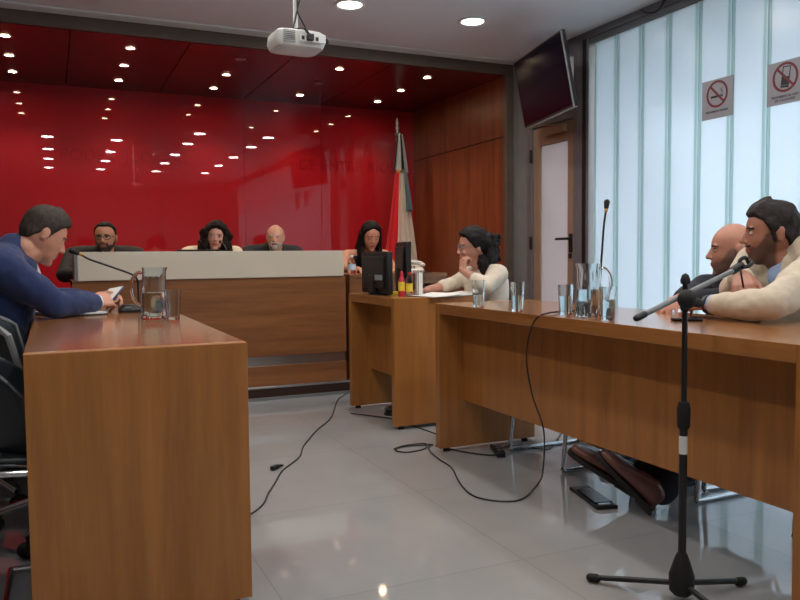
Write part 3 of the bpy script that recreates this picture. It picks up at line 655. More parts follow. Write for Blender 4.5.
def head_prims(mb, Mh, female=False, smile=False):
    k = len(mb.v)
    mb.rings([[head_pt(d) for d in r] for r in sph()])
    nl = .112 if female else .116
    mb.cone((0, .093, .012), .0065, (0, nl-.004, -.024), .0095 if female else .011)
    for s in (-1, 1):
        mb.ell((s*.0095, .100, -.029), (.0075, .010, .0065))
        mb.ell((s*.030, .0795, .007), (.0125, .0125, .0125))
        mb.ell((s*.029, .0845, .0235), (.021, .0085, .0055 if female else .0075))
        ro = M.Rotation(s*-.25, 3, 'Z') @ M.Rotation(-.15, 3, 'X')
        mb.ell((s*.0775, -.008, -.006), (.0065, .017, .030), ro); mb.ell((s*.081, -.014, .006), (.005, .014, .019), ro)
        if smile: mb.ell((s*.040, .078, -.030), (.016, .014, .014))
    mb.ell((0, .0935, -.0535), (.022, .0095, .005)); mb.ell((0, .0925, -.0625), (.019, .0095, .0062))
    mb.ell((0, .081, -.099), (.021, .016, .015))
    if smile: mb.ell((0, .089, -.058), (.028, .008, .007))
    mb.cone((0, .02, -.06), .050 if not female else .044, (0, -.016, -.108), .050 if not female else .042, 20)
    for i in range(k, len(mb.v)): mb.v[i] = tuple(Mh @ V(mb.v[i]))
def hand_prims(mb, w, d, n, side, curl=(.35, .5, .45), spread=.06, s=1., thumb=.7, tcurl=.3):
    """w wrist, d towards the fingers, n back of the hand, side +1 when the thumb lies along d x n"""
    w, d = V(w), V(d).normalized(); n = V(n); n = (n-d*n.dot(d)).normalized(); u = d.cross(n)*side
    cu = curl if isinstance(curl[0], (tuple, list)) else [curl]*4
    kn = []
    for k in range(4):
        p = w+d*s*(.086-.004*abs(k-1.2))+u*s*(.030-.0195*k)-n*.002*abs(k-1.5); kn.append(p)
        mb.cone(w+d*.012*s+u*s*(.018-.012*k), .0135*s, p, .0108*s, 10)
    for k in range(4):
        L_ = (.043, .047, .044, .034)[k]*s; a = -spread*(k-1.5); dd = d*cos(a)-u*sin(a)*(-1); p = kn[k]; ang = 0
        dd = (d+u*(-spread)*(k-1.5)).normalized()
        for j in range(3):
            ang += cu[k][j]; q = p+(dd*cos(ang)-n*sin(ang))*L_*(1, .66, .52)[j]
            mb.cone(p, (.0098, .0088, .0080)[j]*s, q, (.0088, .0080, .0068)[j]*s, 10); p = q
    p = w+d*.022*s+u*.024*s-n*.004; q = p+(d*.62+u*.66*thumb-n*.30).normalized()*.042*s
    mb.cone(w+d*.02*s+u*.01*s, .0145*s, p, .0135*s, 10); mb.cone(p, .0135*s, q, .0100*s, 10)
    r = q+(d*(.85)+u*.3*thumb-n*tcurl).normalized()*.030*s; mb.cone(q, .0100*s, r, .0088*s, 10)
    t = r+(d*(.9)+u*.1*thumb-n*tcurl*1.4).normalized()*.024*s; mb.cone(r, .0088*s, t, .0072*s, 10)

def blob(name, mb, mats, voxel, parent=None, base=None, wrinkle=0., smooth=3, wsize=.09, assign=None):
    me = mb.mesh(name); tmp = bpy.data.objects.new('tmp', me); C.objects.link(tmp)
    d = tmp.modifiers.new('r', 'REMESH'); d.mode = 'VOXEL'; d.voxel_size = voxel; d.adaptivity = 0
    if smooth: d = tmp.modifiers.new('s', 'SMOOTH'); d.factor = .5; d.iterations = smooth
    if wrinkle:
        tx = bpy.data.textures.new('fold', 'CLOUDS'); tx.noise_scale = wsize; tx.noise_depth = 2
        d = tmp.modifiers.new('w', 'DISPLACE'); d.texture = tx; d.strength = wrinkle; d.mid_level = .5; d.texture_coords = 'LOCAL'
    bpy.context.view_layer.update()
    m2 = bpy.data.meshes.new_from_object(tmp.evaluated_get(bpy.context.evaluated_depsgraph_get()))
    bpy.data.objects.remove(tmp); m2.name = name
    m2.materials.clear()
    for x in (mats if isinstance(mats, (list, tuple)) else [mats]): m2.materials.append(x)
    m2.polygons.foreach_set('use_smooth', [True]*len(m2.polygons))
    if assign:
        n = len(m2.polygons); c = np.empty(n*3, 'f'); m2.polygons.foreach_get('center', c)
        m2.polygons.foreach_set('material_index', assign(c.reshape(-1, 3)).astype('i'))
    if base is not None: m2.transform(M.Translation(-V(base)))
    o = bpy.data.objects.new(name, m2); C.objects.link(o)
    if parent: o.parent = parent
    return o
def interp(tab, a):
    for (a0, z0), (a1, z1) in zip(tab[:-1], tab[1:]):
        if a <= a1: return z0+(z1-z0)*(a-a0)/(a1-a0)
    return tab[-1][1]
def shell(Mh, fn, freq=(70, 26, 26), amp=.004, n=96, h=64):
    """a closed shell lying under the head's skin except where fn(azimuth, p) lifts it out"""
    rs = []
    for r in sph(n, h):
        ring = []
        for d in r:
            p = head_pt(d); az = math.degrees(math.atan2(abs(p.x), p.y)); o = fn(az, p)
            nd = V((p.x/HA**2, p.y/HB**2, p.z/HC**2)).normalized()
            if o > .001: o += amp*NZ.noise(V((p.x*freq[0], p.y*freq[1], p.z*freq[2])))*min(1, o/.006)
            ring.append(Mh @ (p+nd*o))
        rs.append(ring)
    return MB().rings(rs)
def sst(x): x = max(0., min(1., x)); return x*x*(3-2*x)
def hair_fn(line, top=.013, side=.007, lift=0.):
    def f(az, p):
        k = sst((p.z-interp(line, az)+.006)/.012); th_ = side+(top-side)*sst(p.z/.09)+lift*sst((p.z-.05)/.05)*sst((90-az)/60)
        return -.006+(th_+.006)*k
    return f
def beard_fn(th=.006, zt=-.034, tash=True, lips=True):
    def f(az, p):
        k = sst((zt-.0 - p.z+.02*sst((az-35)/50)*0+.05*sst((az-55)/30))/.01)*sst((98-az)/10)
        if p.y > .07 and abs(p.x) < .024 and -.068 < p.z < -.046: k *= 0 if lips else 1
        if az < 22 and p.z > -.046: k *= 1 if (tash and p.z < -.038) else 0
        if 22 <= az < 60 and p.z > -.05: k = 0
        return -.006+(th*(1-.6*sst((az-45)/30))+.006)*k
    return f
def skin(name, rgb, beard=None): 
    m = mat(name, rgb, .5, noise=.07, scale=14); b = m.node_tree.nodes['Principled BSDF']
    if beard:
        N = m.node_tree.nodes; L = m.node_tree.links; src = b.inputs['Base Color'].links[0].from_socket
        a = N.new('ShaderNodeAttribute'); a.attribute_name = 'beard'; mx = N.new('ShaderNodeMixRGB'); mx.inputs[2].default_value = lin(beard)
        ml = N.new('ShaderNodeMath'); ml.operation = 'MULTIPLY'; ml.inputs[1].default_value = .85
        L.new(a.outputs['Fac'], ml.inputs[0]); L.new(ml.outputs[0], mx.inputs[0]); L.new(src, mx.inputs[1]); L.new(mx.outputs[0], b.inputs['Base Color'])
    b.inputs['Subsurface Weight'].default_value = .12; b.inputs['Subsurface Radius'].default_value = (.012, .005, .003); b.inputs['Subsurface Scale'].default_value = .5
    return m
def hairmat(name, rgb): return mat(name, rgb, .62, noise=.35, scale=40, bump=.4, bscale=90, stretch=(2.5, 1, 1), spec=.2)
M_EYEW = mat('eye_white', (205, 198, 190), .25, noise=.02); M_IRIS = mat('dark_iris', (38, 24, 18), .2, noise=.05)
M_LIPM = mat('lip_male', (158, 92, 82), .45, noise=.05); M_LIPF = mat('lip_female', (176, 84, 80), .4, noise=.05)

def person(name_base, label, head, hf, roll=0., hs=1., F=(-1, 0, 0), pelvis=None, neck=None, sh=None, el=None, wr=None, hand=None, knees=None, ankles=None,
           shoes=None, skinm=None, female=False, top=None, topname='jacket', bottom=None, shoem=None, lips=None, brow=None, smile=False, stubble=None, shirt=None, sleeves=1., bulk=1., wrinkle=.012, gaze=(0, 1, 0), voxel=.005, eyes_closed=False, ch=.40):
    F = V(F).normalized(); Lf = V((0, 0, 1)).cross(F); Z = V((0, 0, 1))
    head = V(head); hf = V(hf).normalized(); hz = (Z-hf*Z.dot(hf)).normalized(); hx = hf.cross(hz)
    Mh = (M.Translation(head) @ M((hx, hf, hz)).transposed().to_4x4() @ M.Rotation(roll, 4, 'Y') @ M.Scale(hs, 4))
    pelvis, neck = V(pelvis), V(neck)
    if sh is None: sh = [neck-Z*.055+Lf*.185*bulk, neck-Z*.055-Lf*.185*bulk]
    sh = [V(p) for p in sh]; el = [V(p) for p in el]; wr = [V(p) for p in wr]
    hips = [pelvis+Lf*.09, pelvis-Lf*.09]
    knees = [V(p) for p in knees] if knees else [h+F*.42+Lf*s*.05+Z*.0 for h, s in zip(hips, (1, -1))]
    ankles = [V(p) for p in ankles] if ankles else [V((k.x, k.y, pelvis.z-.44))-F*.02 for k in knees]
    base = (pelvis.x, pelvis.y, ankles[0].z-.08 if ankles[0].z < .3 else 0)
    ax = (neck-pelvis); fwd = Lf.cross(ax.normalized()); 
    fwd = fwd if fwd.dot(F) > 0 else -fwd
    shx = (sh[0]-sh[1]).normalized()
    def torso(mb, g, r0=0.):
        w = (.165, .148, .165, .168, .135, .058) if not female else (.17, .13, .145, .145, .115, .045)
        dp = (.115, .105, .118, .115, .080, .052) if not female else (.115, .095, .110, .105, .070, .042)
        tt = (0, .28, .58, .78, .93, 1.0)
        secs = []
        for i in range(6):
            sd = (Lf*(1-tt[i])+shx*tt[i]).normalized(); c = pelvis+ax*tt[i]+fwd*.012*math.sin(PI*tt[i])-F*.03*math.sin(PI*tt[i])
            secs.append((c, sd*(w[i]*bulk+g), fwd*(dp[i]*bulk+g)))
        secs.insert(0, (pelvis-ax.normalized()*.07, Lf*(.12*bulk+g), fwd*(.09*bulk+g)))
        mb.loft(secs, 28)
    mb = MB(); torso(mb, 0.); head_prims(mb, Mh, female, smile)
    hb = Mh @ V((0, -.032, -.085)); nr = .050 if not female else .041
    mb.cone(hb, nr, neck-Z*.01, nr+.006, 20)
    fe = .86 if female else 1.
    for i in (0, 1):
        mb.cone(sh[i], .058*fe, sh[i].lerp(el[i], .5), .047*fe).cone(sh[i].lerp(el[i], .5), .047*fe, el[i], .038*fe).cone(el[i], .038*fe, el[i].lerp(wr[i], .35), .038*fe).cone(el[i].lerp(wr[i], .35), .038*fe, wr[i], .025*fe)
        mb.cone(neck-Z*.03, .05*fe, sh[i], .058*fe)
        mb.cone(hips[i], .085, knees[i], .055).cone(knees[i], .055, knees[i].lerp(ankles[i], .35), .052).cone(knees[i].lerp(ankles[i], .35), .052, ankles[i], .036)
        hd = dict(hand[i]); hand_prims(mb, wr[i], hd.pop('d'), hd.pop('n'), hd.pop('side', 1), s=hd.pop('s', 1.)*(.92 if female else 1.), **hd)
    inv = np.array(Mh.inverted()); gz = V(gaze).normalized()
    def assign(c):
        q = c @ inv[:3, :3].T+inv[:3, 3]; mi = np.zeros(len(c)); x, y, z = q.T; ax_ = np.abs(x)
        near = (y > .06) & (ax_ < .08) & (np.abs(z) < .13)
        if False:
            st = (z < -.036-.0*ax_+.045*np.clip((ax_-.045)/.02, 0, 1)) & (z > -.135) & (y > -.0) & (ax_ < .08) & ~((ax_ > .022) & (ax_ < .05) & (z > -.052) & (y > .03)) & (np.sqrt(x*x+(y-.03)**2) > .045)
            mi[st] = 5
        mi[near & (ax_ < .0235-.25*np.abs(z+.058)) & (z < -.0495) & (z > -.0675) & (y > .085)] = 1
        if brow is not None: mi[near & (ax_ > .010) & (ax_ < .049) & (np.abs(z-(.0245+.10*(np.minimum(ax_, .034)-.012)-.45*np.clip(ax_-.034, 0, 1))) < (.0028 if female else .0040)) & (y > .06)] = 4
        for s in (-1, 1):
            e = np.array((s*.030, .0795, .007)); r = q-e; dist = np.sqrt((r**2).sum(1)); op = .0065
            if eyes_closed: mi[(dist < .0155) & (np.abs(r[:, 2]+.004) < .0022) & (np.abs(r[:, 0]) < .014) & (y > .06)] = 4; continue
            ins = (np.abs(r[:, 0]) < .0135) & (np.abs(r[:, 2]) < op*(1-(r[:, 0]/.0145)**2)) & (r[:, 1] > .001) & (dist < .0165)
            mi[ins] = 2
            ir = e+np.array(gz)*.0125; mi[ins & (np.sqrt(((q-ir)[:, [0, 2]]**2).sum(1)) < .0060)] = 3
            lid = (np.abs(r[:, 0]) < .0150) & (r[:, 2] > 0) & (np.abs(r[:, 2]-op*(1-(r[:, 0]/.0150)**2)-.0012) < .0018) & (r[:, 1] > .0) & (dist < .018)
            mi[lid] = 4
        return mi
    def beard_mask(c):
        q = c @ inv[:3, :3].T+inv[:3, 3]; x, y, z = q.T; a = np.abs(x)
        ss = lambda v: np.clip(v, 0, 1)**2*(3-2*np.clip(v, 0, 1))
        line = -.040+.052*ss((a-.030)/.040)*ss((.075-y)/.05)+.004*np.sin(x*400)*np.sin(z*300)
        low = ss((line-z)/.014)*ss((z+.150)/.03)*ss((y+.005)/.015)*(np.linalg.norm(q-np.array((0, -.02, -.03)), axis=1) < .16)
        lipz = ss(1-np.sqrt((x/.027)**2+((z+.059)/.0125)**2))*(y > .07)
        return low*(1-ss(lipz*3))
    br = brow or M_IRIS
    body = blob('person', mb, [skinm, lips or (M_LIPF if female else M_LIPM), M_EYEW, M_IRIS, br, skinm], voxel, None, base, 0, 2, assign=assign)
    if stubble is not None:
        co_ = np.empty(len(body.data.vertices)*3, 'f'); body.data.vertices.foreach_get('co', co_)
        at_ = body.data.attributes.new('beard', 'FLOAT', 'POINT'); at_.data.foreach_set('value', beard_mask(co_.reshape(-1, 3)+np.array(base)).astype('f'))
    body.location = base; tag(body, label, 'person')
    # clothes
    mb = MB(); torso(mb, .020)
    for i in (0, 1):
        if sleeves > 0:
            if i == 0 and ch: mb.cone(neck-Z*.04, nr+.036, neck.lerp(hb, ch*.45)-F*.012, nr+.018, 20)
            e2 = el[i].lerp(wr[i], max(0., sleeves-.08) if sleeves < 1.01 else .95)
            mb.cone(neck-Z*.035, .068*fe, sh[i], .076*fe*bulk).cone(sh[i], .074*fe*bulk, sh[i].lerp(el[i], .5), .064*fe*bulk).cone(sh[i].lerp(el[i], .5), .064*fe*bulk, el[i], .055*fe).cone(el[i], .055*fe, el[i].lerp(wr[i], .4), .053*fe).cone(el[i].lerp(wr[i], .4), .053*fe, e2, .040*fe)
        else:
            mb.cone(neck-Z*.03+(sh[i]-neck)*.3, .056*fe, neck+(sh[i]-neck)*.78-Z*.03, .062*fe)
    if shirt is not None:
        b2 = MB().cone(neck-Z*.13+F*.070, .045, neck+F*.034-Z*.030, nr+.001, 20)
        blob('shirt_collar', b2, shirt, .007, body, base, 0, 2)
    blob(topname, mb, top, .009 if voxel < .006 else .011, body, base, wrinkle, 3)
    mb = MB().loft([(pelvis+Z*.06, Lf*.185, fwd*.135), (pelvis-Z*.01, Lf*.19, fwd*.14), (pelvis-Z*.075, Lf*.15, fwd*.11)], 28)
    for i in (0, 1):
        mb.cone(hips[i], .10, hips[i].lerp(knees[i], .5), .088).cone(hips[i].lerp(knees[i], .5), .088, knees[i], .07).cone(knees[i], .07, knees[i].lerp(ankles[i], .5), .066).cone(knees[i].lerp(ankles[i], .5), .066, ankles[i]-(knees[i]-ankles[i]).normalized()*.01, .060)
    blob('trousers', mb, bottom, .011, body, base, .012, 3)
    for i in (0, 1):
        if shoes: hp, td, up = (V(p) for p in shoes[i])
        else: hp, td, up = V((ankles[i].x, ankles[i].y, ankles[i].z-.08))-F*.05, F, Z
        shoe(hp, td, up, shoem or M_SHOEB, body, base)
    return body, Mh, base
M_SHOEB = mat('black_leather_shoe', (26, 24, 24), .35, noise=.1); M_SHOEBR = mat('brown_leather_shoe', (108, 68, 58), .3, noise=.15, scale=20); M_SOLE = mat('shoe_sole', (30, 24, 22), .6, noise=.1)
def shoe(hp, td, up, m, parent, base):
    td = td.normalized(); up = (up-td*up.dot(td)).normalized(); sd = up.cross(td)
    T = M.Translation(hp-V(base)) @ M((td, sd, up)).transposed().to_4x4()
    prof = [(-.002, .020, .055), (.01, .032, .078), (.04, .036, .090), (.075, .036, .088), (.11, .037, .074), (.15, .042, .058), (.20, .048, .047), (.24, .046, .040), (.268, .036, .034), (.285, .018, .026)]
    o = obj('shoe', MB().loft([(V((x, 0, .016+h/2)), (0, w, 0), (0, 0, h/2)) for x, w, h in prof], 24, pw=.8).xf(T), m, parent, sub=1)
    obj('sole', MB().loft([(V((.14, 0, z)), (.150, 0, 0), (0, .045, 0)) for z in (0, .003, .015, .019)], 32, pw=.75).box(-.008, .07, -.034, .034, -.008, .004).xf(T), M_SOLE, o)
def add_hair(name, mb, m, body, base, **k):
    o = obj(name, mb.xf(M.Translation(-V(base))), m, body); return o
SHORT = [(0, .072), (35, .070), (58, .050), (72, .015), (84, -.022), (96, .012), (112, -.012), (140, -.045), (180, -.062)]

# --- man in the blue suit, left table
SK1 = skin('skin_fair', (206, 150, 126)); HR1 = hairmat('hair_dark_grey_brown', (64, 56, 52))
NAVY = mat('blue_suit_cloth', (20, 42, 90), .8, noise=.1, scale=60, sheen=.15, bump=.1, bscale=300)
NAVYD = mat('navy_trouser_cloth', (20, 26, 44), .85, noise=.1, scale=60)
SHIRTW = mat('white_shirt_cotton', (226, 228, 232), .8, noise=.03)
hR = dict(d=(.55, .62, .10), n=(.35, -.75, .55), side=-1, curl=(.55, .75, .5), tcurl=.2, thumb=.6)
hL = dict(d=(.72, -.25, .12), n=(.1, .75, .65), side=1, curl=(.5, .8, .5), tcurl=.2)
b, Mh, ba = person('suit', 'person in blue suit and white shirt leaning on the left table over a phone', (-.035, 3.50, 1.105), (.88, .30, -.52), hs=.95, F=(1, .15, 0), shirt=SHIRTW,
    bulk=1.08, ch=.95, wrinkle=.018, pelvis=(-.25, 3.57, .52), neck=(-.150, 3.50, 1.045), sh=[(-.20, 3.70, .98), (-.185, 3.31, .975)], el=[(-.02, 3.86, .815), (.005, 3.385, .818)], wr=[(.17, 3.80, .812), (.175, 3.585, .812)],
    hand=[hL, hR], knees=[(.12, 3.80, .52), (.10, 3.50, .50)], ankles=[(-.06, 4.02, .09), (-.20, 3.90, .09)], skinm=SK1, top=NAVY, bottom=NAVYD, brow=HR1, gaze=(0, .9, -.4))
add_hair('hair', shell(Mh, hair_fn(SHORT, .015, .005, .010)), HR1, b, ba)
def ringtube(c, d, r, h, rr=None): 
    c, d = V(c), V(d).normalized(); return MB().cone(c-d*h/2, r, c+d*h/2, rr or r, 20)
for wv_, dv in (((.165, 3.575, .812), (.6, .7, 0)), ((.158, 3.803, .812), (.9, -.3, 0))):
    obj('shirt_cuff', MB().tube([V(wv_)-V(dv).normalized()*.02, V(wv_)+V(dv).normalized()*.014], .034, 20).xf(M.Translation(-V(ba))), SHIRTW, b)
def collar(Mh, b, ba, m, r=.062, z0=-.165, z1=-.115, tilt=.25, y=-.018, name='shirt_collar', hs=1.):
    mb = MB().lathe([(r+.010, z0), (r+.002, z1), (r-.003, z1), (r+.004, z0)], 32, closed=True).xf(Mh @ M.Translation((0, y, 0)) @ M.Translation((0, 0, z0)) @ M.Rotation(tilt, 4, 'X') @ M.Translation((0, 0, -z0)))
    return obj(name, mb.xf(M.Translation(-V(ba))), m, b)
bt = MB()
for i in range(4): bt.ell(V((.10+.018*i, 3.50+.018*i-.0, .80)), (.006, .006, .006))
for i in range(3): obj('cuff_button', MB().ell(V((.105+.017*i, 3.462+.019*i, .795)), (.006, .006, .006), n=12, h=8).xf(M.Translation(-V(ba))), M_PALEP, b)
t = empty('mobile_phone', (.235, 3.715, .83), label='white-screened mobile phone held by the man in blue', cat='phone')
Tp = M.Rotation(-.45, 4, 'Y') @ M.Rotation(.30, 4, 'X') @ M.Rotation(-.7, 4, 'Z')
obj('phone_body', bx(-.040, .040, -.075, .075, -.005, .004).xf(Tp), mat('blue_phone_case', (40, 58, 104), .4), t, bevel=.004); obj('phone_screen', bx(-.036, .036, -.07, .07, .0035, .0048).xf(Tp), M_PAPER, t, smooth=False)
t = empty('document_folder', (.06, 3.62, .76), rad(20), 'dark document folder under the arms of the man in blue', 'folder')
obj('cover', bx(-.11, .11, -.15, .15, 0, .006), M_BLACK, t, smooth=False, bevel=.001); obj('sheets', bx(-.10, .108, -.14, .14, .006, .012), M_PAPER, t, smooth=False)

# --- three people behind the bench
DARKS = mat('charcoal_suit_cloth', (34, 32, 36), .85, noise=.1, scale=60); BLACKC = mat('black_top_cloth', (18, 17, 20), .8, noise=.1); CREAMC = mat('cream_blouse_cloth', (232, 214, 186), .8, noise=.05)
SK2 = skin('skin_tan', (198, 140, 110)); HR2 = hairmat('hair_black', (26, 21, 20)); BRD2 = hairmat('beard_grey_black', (70, 62, 58))
down = lambda s: dict(d=(0, -1, 0), n=(0, 0, 1), side=s, curl=(.2, .3, .2))
b, Mh, ba = person('man', 'person with glasses and grey-black beard in dark jacket behind the bench', (.365, 6.02, 1.155), (-.30, -1, -.05), hs=.95, F=(0, -1, 0), pelvis=(.37, 6.30, .62), neck=(.37, 6.12, 1.075), bulk=1.05,
    sh=[(.58, 6.13, 1.015), (.15, 6.12, 1.015)], el=[(.66, 5.92, .90), (.075, 5.93, .89)], wr=[(.55, 5.70, .89), (.19, 5.72, .89)], hand=[down(-1), down(1)], skinm=SK2, top=DARKS, bottom=NAVYD, brow=HR2, voxel=.006)
add_hair('hair', shell(Mh, hair_fn([(0, .088), (35, .090), (58, .078), (70, .045), (80, .01), (90, .0), (98, .018), (112, -.005), (140, -.045), (180, -.062)], .011, .003)), HR2, b, ba)
add_hair('beard', shell(Mh, beard_fn(.009)), BRD2, b, ba)
def glasses(Mh, b, ba, m=M_BLACK, w=.0225, h=.017):
    mb = MB()
    for s in (-1, 1):
        mb.tube([Mh @ V((s*.032+w*cos(a)*(1), .100-.006*abs(s*.032+w*cos(a))/.05, .006+h*sin(a))) for a in [2*PI*k/24 for k in range(24)]], .0017*1.2, 6, closed=True)
        mb.tube([Mh @ V((s*.054, .094, .010)), Mh @ V((s*.074, .05, .012)), Mh @ V((s*.079, -.005, .012))], .0018, 6)
    mb.tube([Mh @ V((-.010, .100, .009)), Mh @ V((0, .104, .011)), Mh @ V((.010, .100, .009))], .0018, 6)
    obj('glasses', mb.xf(M.Translation(-V(ba))), m, b)
glasses(Mh, b, ba)

SK3 = skin('skin_rosy', (204, 150, 130)); HR3 = hairmat('hair_dark_brown', (30, 20, 19))
def curls(Mh, n, rmin, rmax, az0, az1, z0, z1, rad_, seed, depth=.9, wid=1., yoff=-.012, jit=.04):
    r_ = random.Random(seed); mb = MB()
    for k in range(n):
        a = rad(r_.uniform(az0, az1))*r_.choice((-1, 1)); z = r_.uniform(z0, z1)
        rr = r_.uniform(1-jit, 1+jit)*rad_*(1+max(0, -z)*1.0 if z < .03 else math.sqrt(max(.05, 1-((z-.03)/.105)**2)))
        p = V((sin(a)*rr*wid, cos(a)*rr*depth+yoff, z)); q = r_.uniform(rmin, rmax)
        mb.ell(Mh @ p, (q, q, q*1.5), n=10, h=7)
        if k % 2 == 0:
            pts = [Mh @ (p+V((.012*sin(i*1.3+k), .012*cos(i*1.3+k), .02-.018*i))) for i in range(5)]
            mb.tube(pts, [q*.5, q*.55, q*.5, q*.4, q*.2], 7)
    return mb
b, Mh, ba = person('woman', 'person with curly dark hair and cream top speaking at bench microphone', (1.165, 6.00, 1.160), (-.22, -1, .0), roll=-.10, hs=.92, F=(0, -1, 0), pelvis=(1.16, 6.30, .60), neck=(1.15, 6.09, 1.085),
    el=[(1.38, 5.95, .89), (.94, 5.97, .90)], wr=[(1.30, 5.72, .89), (1.14, 5.76, .89)], hand=[down(-1), down(1)], skinm=SK3, female=True, top=CREAMC, topname='blouse', bottom=NAVYD, brow=HR3, voxel=.006)
hm = shell(Mh, hair_fn([(0, .078), (30, .066), (48, .03), (60, -.02), (75, -.07), (95, -.09), (180, -.10)], .030, .026), amp=.010, freq=(50, 50, 50))
cm = curls(Mh, 330, .011, .024, 42, 180, -.18, .050, .094, 3, wid=1.10, jit=.16)
hm.add(cm.v, cm.f); blob('hair', hm, HR3, .0045, b, ba, .010, 0, .018)

SK4 = skin('skin_light', (214, 158, 130)); HR4 = hairmat('beard_white', (196, 184, 174)); 
b, Mh, ba = person('man', 'person bald with short white beard in dark suit behind the bench', (1.645, 6.02, 1.158), (-.42, -1, -.04), hs=.87, shirt=SHIRTW, F=(0, -1, 0), pelvis=(1.64, 6.30, .62), neck=(1.645, 6.12, 1.085),
    el=[(1.90, 5.95, .90), (1.40, 5.95, .90)], wr=[(1.80, 5.72, .89), (1.52, 5.72, .89)], hand=[down(-1), down(1)], skinm=SK4, top=DARKS, bottom=NAVYD, brow=HR4, voxel=.006)
add_hair('beard', shell(Mh, beard_fn(.008)), HR4, b, ba)
add_hair('hair', shell(Mh, hair_fn([(0, .2), (70, .2), (84, .0), (96, .018), (112, .01), (180, .0)], .001, .003)), HR4, b, ba)
gooseneck('table_microphone', 'black gooseneck microphone held up to the mouth of the curly-haired woman', (1.17, 5.60, .858), PI/2, [(.0, 0, .03), (.0, 0, .12), (.03, 0, .19), (.09, .004, .235), (.16, .01, .258)], (.195, .012, .264))

# --- secretary with long straight hair
HR5 = hairmat('hair_black_straight', (20, 16, 18)); SK5 = skin('skin_warm', (198, 138, 112))
b, Mh, ba = person('woman', 'person with long straight black hair and sleeveless black top looking down', (2.455, 5.98, 1.178), (-.10, -1, -.42), hs=1.0, F=(-.05, -1, 0), pelvis=(2.44, 6.28, .62), neck=(2.455, 6.08, 1.055),
    sh=[(2.62, 6.07, 1.01), (2.275, 6.07, 1.01)], el=[(2.65, 5.93, .89), (2.20, 5.94, .90)], wr=[(2.52, 5.72, .90), (2.24, 5.72, .90)], hand=[down(-1), down(1)], skinm=SK5, female=True, sleeves=0, top=BLACKC, topname='top', bottom=NAVYD, brow=HR5, eyes_closed=True, voxel=.006)
hm = shell(Mh, hair_fn([(0, .088), (12, .084), (40, .060), (58, .02), (70, -.03), (95, -.08), (180, -.10)], .014, .013), freq=(20, 20, 8))
for a in range(62, 182, 7):
    for s in (-1, 1):
        A = rad(a)*s; x0, y0 = sin(A)*.083, cos(A)*.095-.01
        p0 = Mh @ V((x0, y0, .02)); p1 = Mh @ V((x0*1.1, y0*1.02-.005, -.09)); dn = V((x0*.25, 0, 0))
        p2 = p1+V((0, -.02 if a < 100 else .06, -.09)); p3 = p2+V((0, .0 if a < 100 else .02, -.12+.01*(a % 3)))
        hm.tube([p0, p1, p2, p3], [.016, .020, .021, .010], 8)
blob('hair', hm, HR5, .006, b, ba, .003, 2, .02)

# --- laughing woman in cream at the clerk's desk
HR6 = hairmat('hair_black_curly', (27, 22, 24)); SK6 = skin('skin_olive', (190, 136, 116)); CREAM6 = mat('cream_jacket_cloth', (218, 204, 186), .85, noise=.06, scale=30)
b, Mh, ba = person('woman', 'person in cream blouse and glasses laughing, chin on hand, at the clerk desk', (2.385, 4.12, 1.052), (-.93, .26, -.08), hs=.97, F=(-1, .1, 0), pelvis=(2.50, 4.17, .52), neck=(2.460, 4.14, .935), female=True, bulk=1.0, ch=.3,
    sh=[(2.475, 3.985, .885), (2.475, 4.29, .885)], el=[(2.36, 3.935, .815), (2.36, 4.34, .815)], wr=[(2.262, 4.05, .912), (2.12, 4.25, .790)],
    hand=[dict(d=(.16, .12, .9), n=(-.9, -.2, .2), side=-1, curl=(1.1, 1.2, .9), s=.90, thumb=.5), dict(d=(-1, -.25, -.05), n=(0, 0, 1), side=1, curl=(.2, .25, .2))], skinm=SK6, sleeves=.55, top=CREAM6, topname='blouse', bottom=NAVYD, brow=HR6, smile=True)
hm = shell(Mh, hair_fn([(0, .080), (40, .068), (58, .040), (70, .015), (85, -.01), (98, .0), (115, -.03), (180, -.06)], .022, .014), amp=.006, freq=(45, 45, 45))
cm = curls(Mh, 120, .014, .022, 130, 180, -.09, .06, .105, 5); hm.add(cm.v, cm.f)
r_ = random.Random(11)
for k in range(150):
    c = V((r_.gauss(0, .030), -.108+r_.gauss(0, .022), .055-.15*r_.random())); q = r_.uniform(.012, .02)
    hm.ell(Mh @ c, (q, q, q*1.4), n=9, h=6)
for k in range(40):
    c = V((-.07+r_.gauss(0, .012), -.06+.05*r_.random(), -.06-.10*r_.random())); q = r_.uniform(.011, .018); hm.ell(Mh @ c, (q, q, q*1.5), n=9, h=6)
blob('hair', hm, HR6, .0055, b, ba, .005, 1, .02)
glasses(Mh, b, ba, M_GREY, .024, .020)

# --- two men leaning on the right table
SK7 = skin('skin_bald_tan', (188, 132, 110), (112, 88, 80)); STB7 = skin('stubble_grey', (116, 88, 78)); NAVY7 = mat('dark_navy_jacket', (30, 32, 44), .85, noise=.1, scale=60); HR7 = hairmat('eyebrow_dark', (54, 42, 36))
b, Mh, ba = person('man', 'person bald with stubble in dark jacket, seated behind the man in cream', (2.765, 2.475, 1.014), (-.78, .62, -.06), hs=1.0, shirt=NAVY7, ch=.6, F=(-1, .1, 0), pelvis=(2.88, 2.56, .52), neck=(2.82, 2.45, .885),
    sh=[(2.80, 2.25, .83), (2.755, 2.625, .83)], el=[(2.56, 2.22, .815), (2.625, 2.57, .815)], wr=[(2.40, 2.36, .812), (2.40, 2.42, .815)],
    hand=[dict(d=(-.8, .2, -.1), n=(0, 0, 1), side=1, curl=(.3, .4, .3)), dict(d=(-.8, -.5, -.0), n=(-.2, 0, 1), side=-1, curl=(.35, .5, .4))], skinm=SK7, stubble=STB7, top=NAVY7, bottom=NAVYD, brow=HR7)

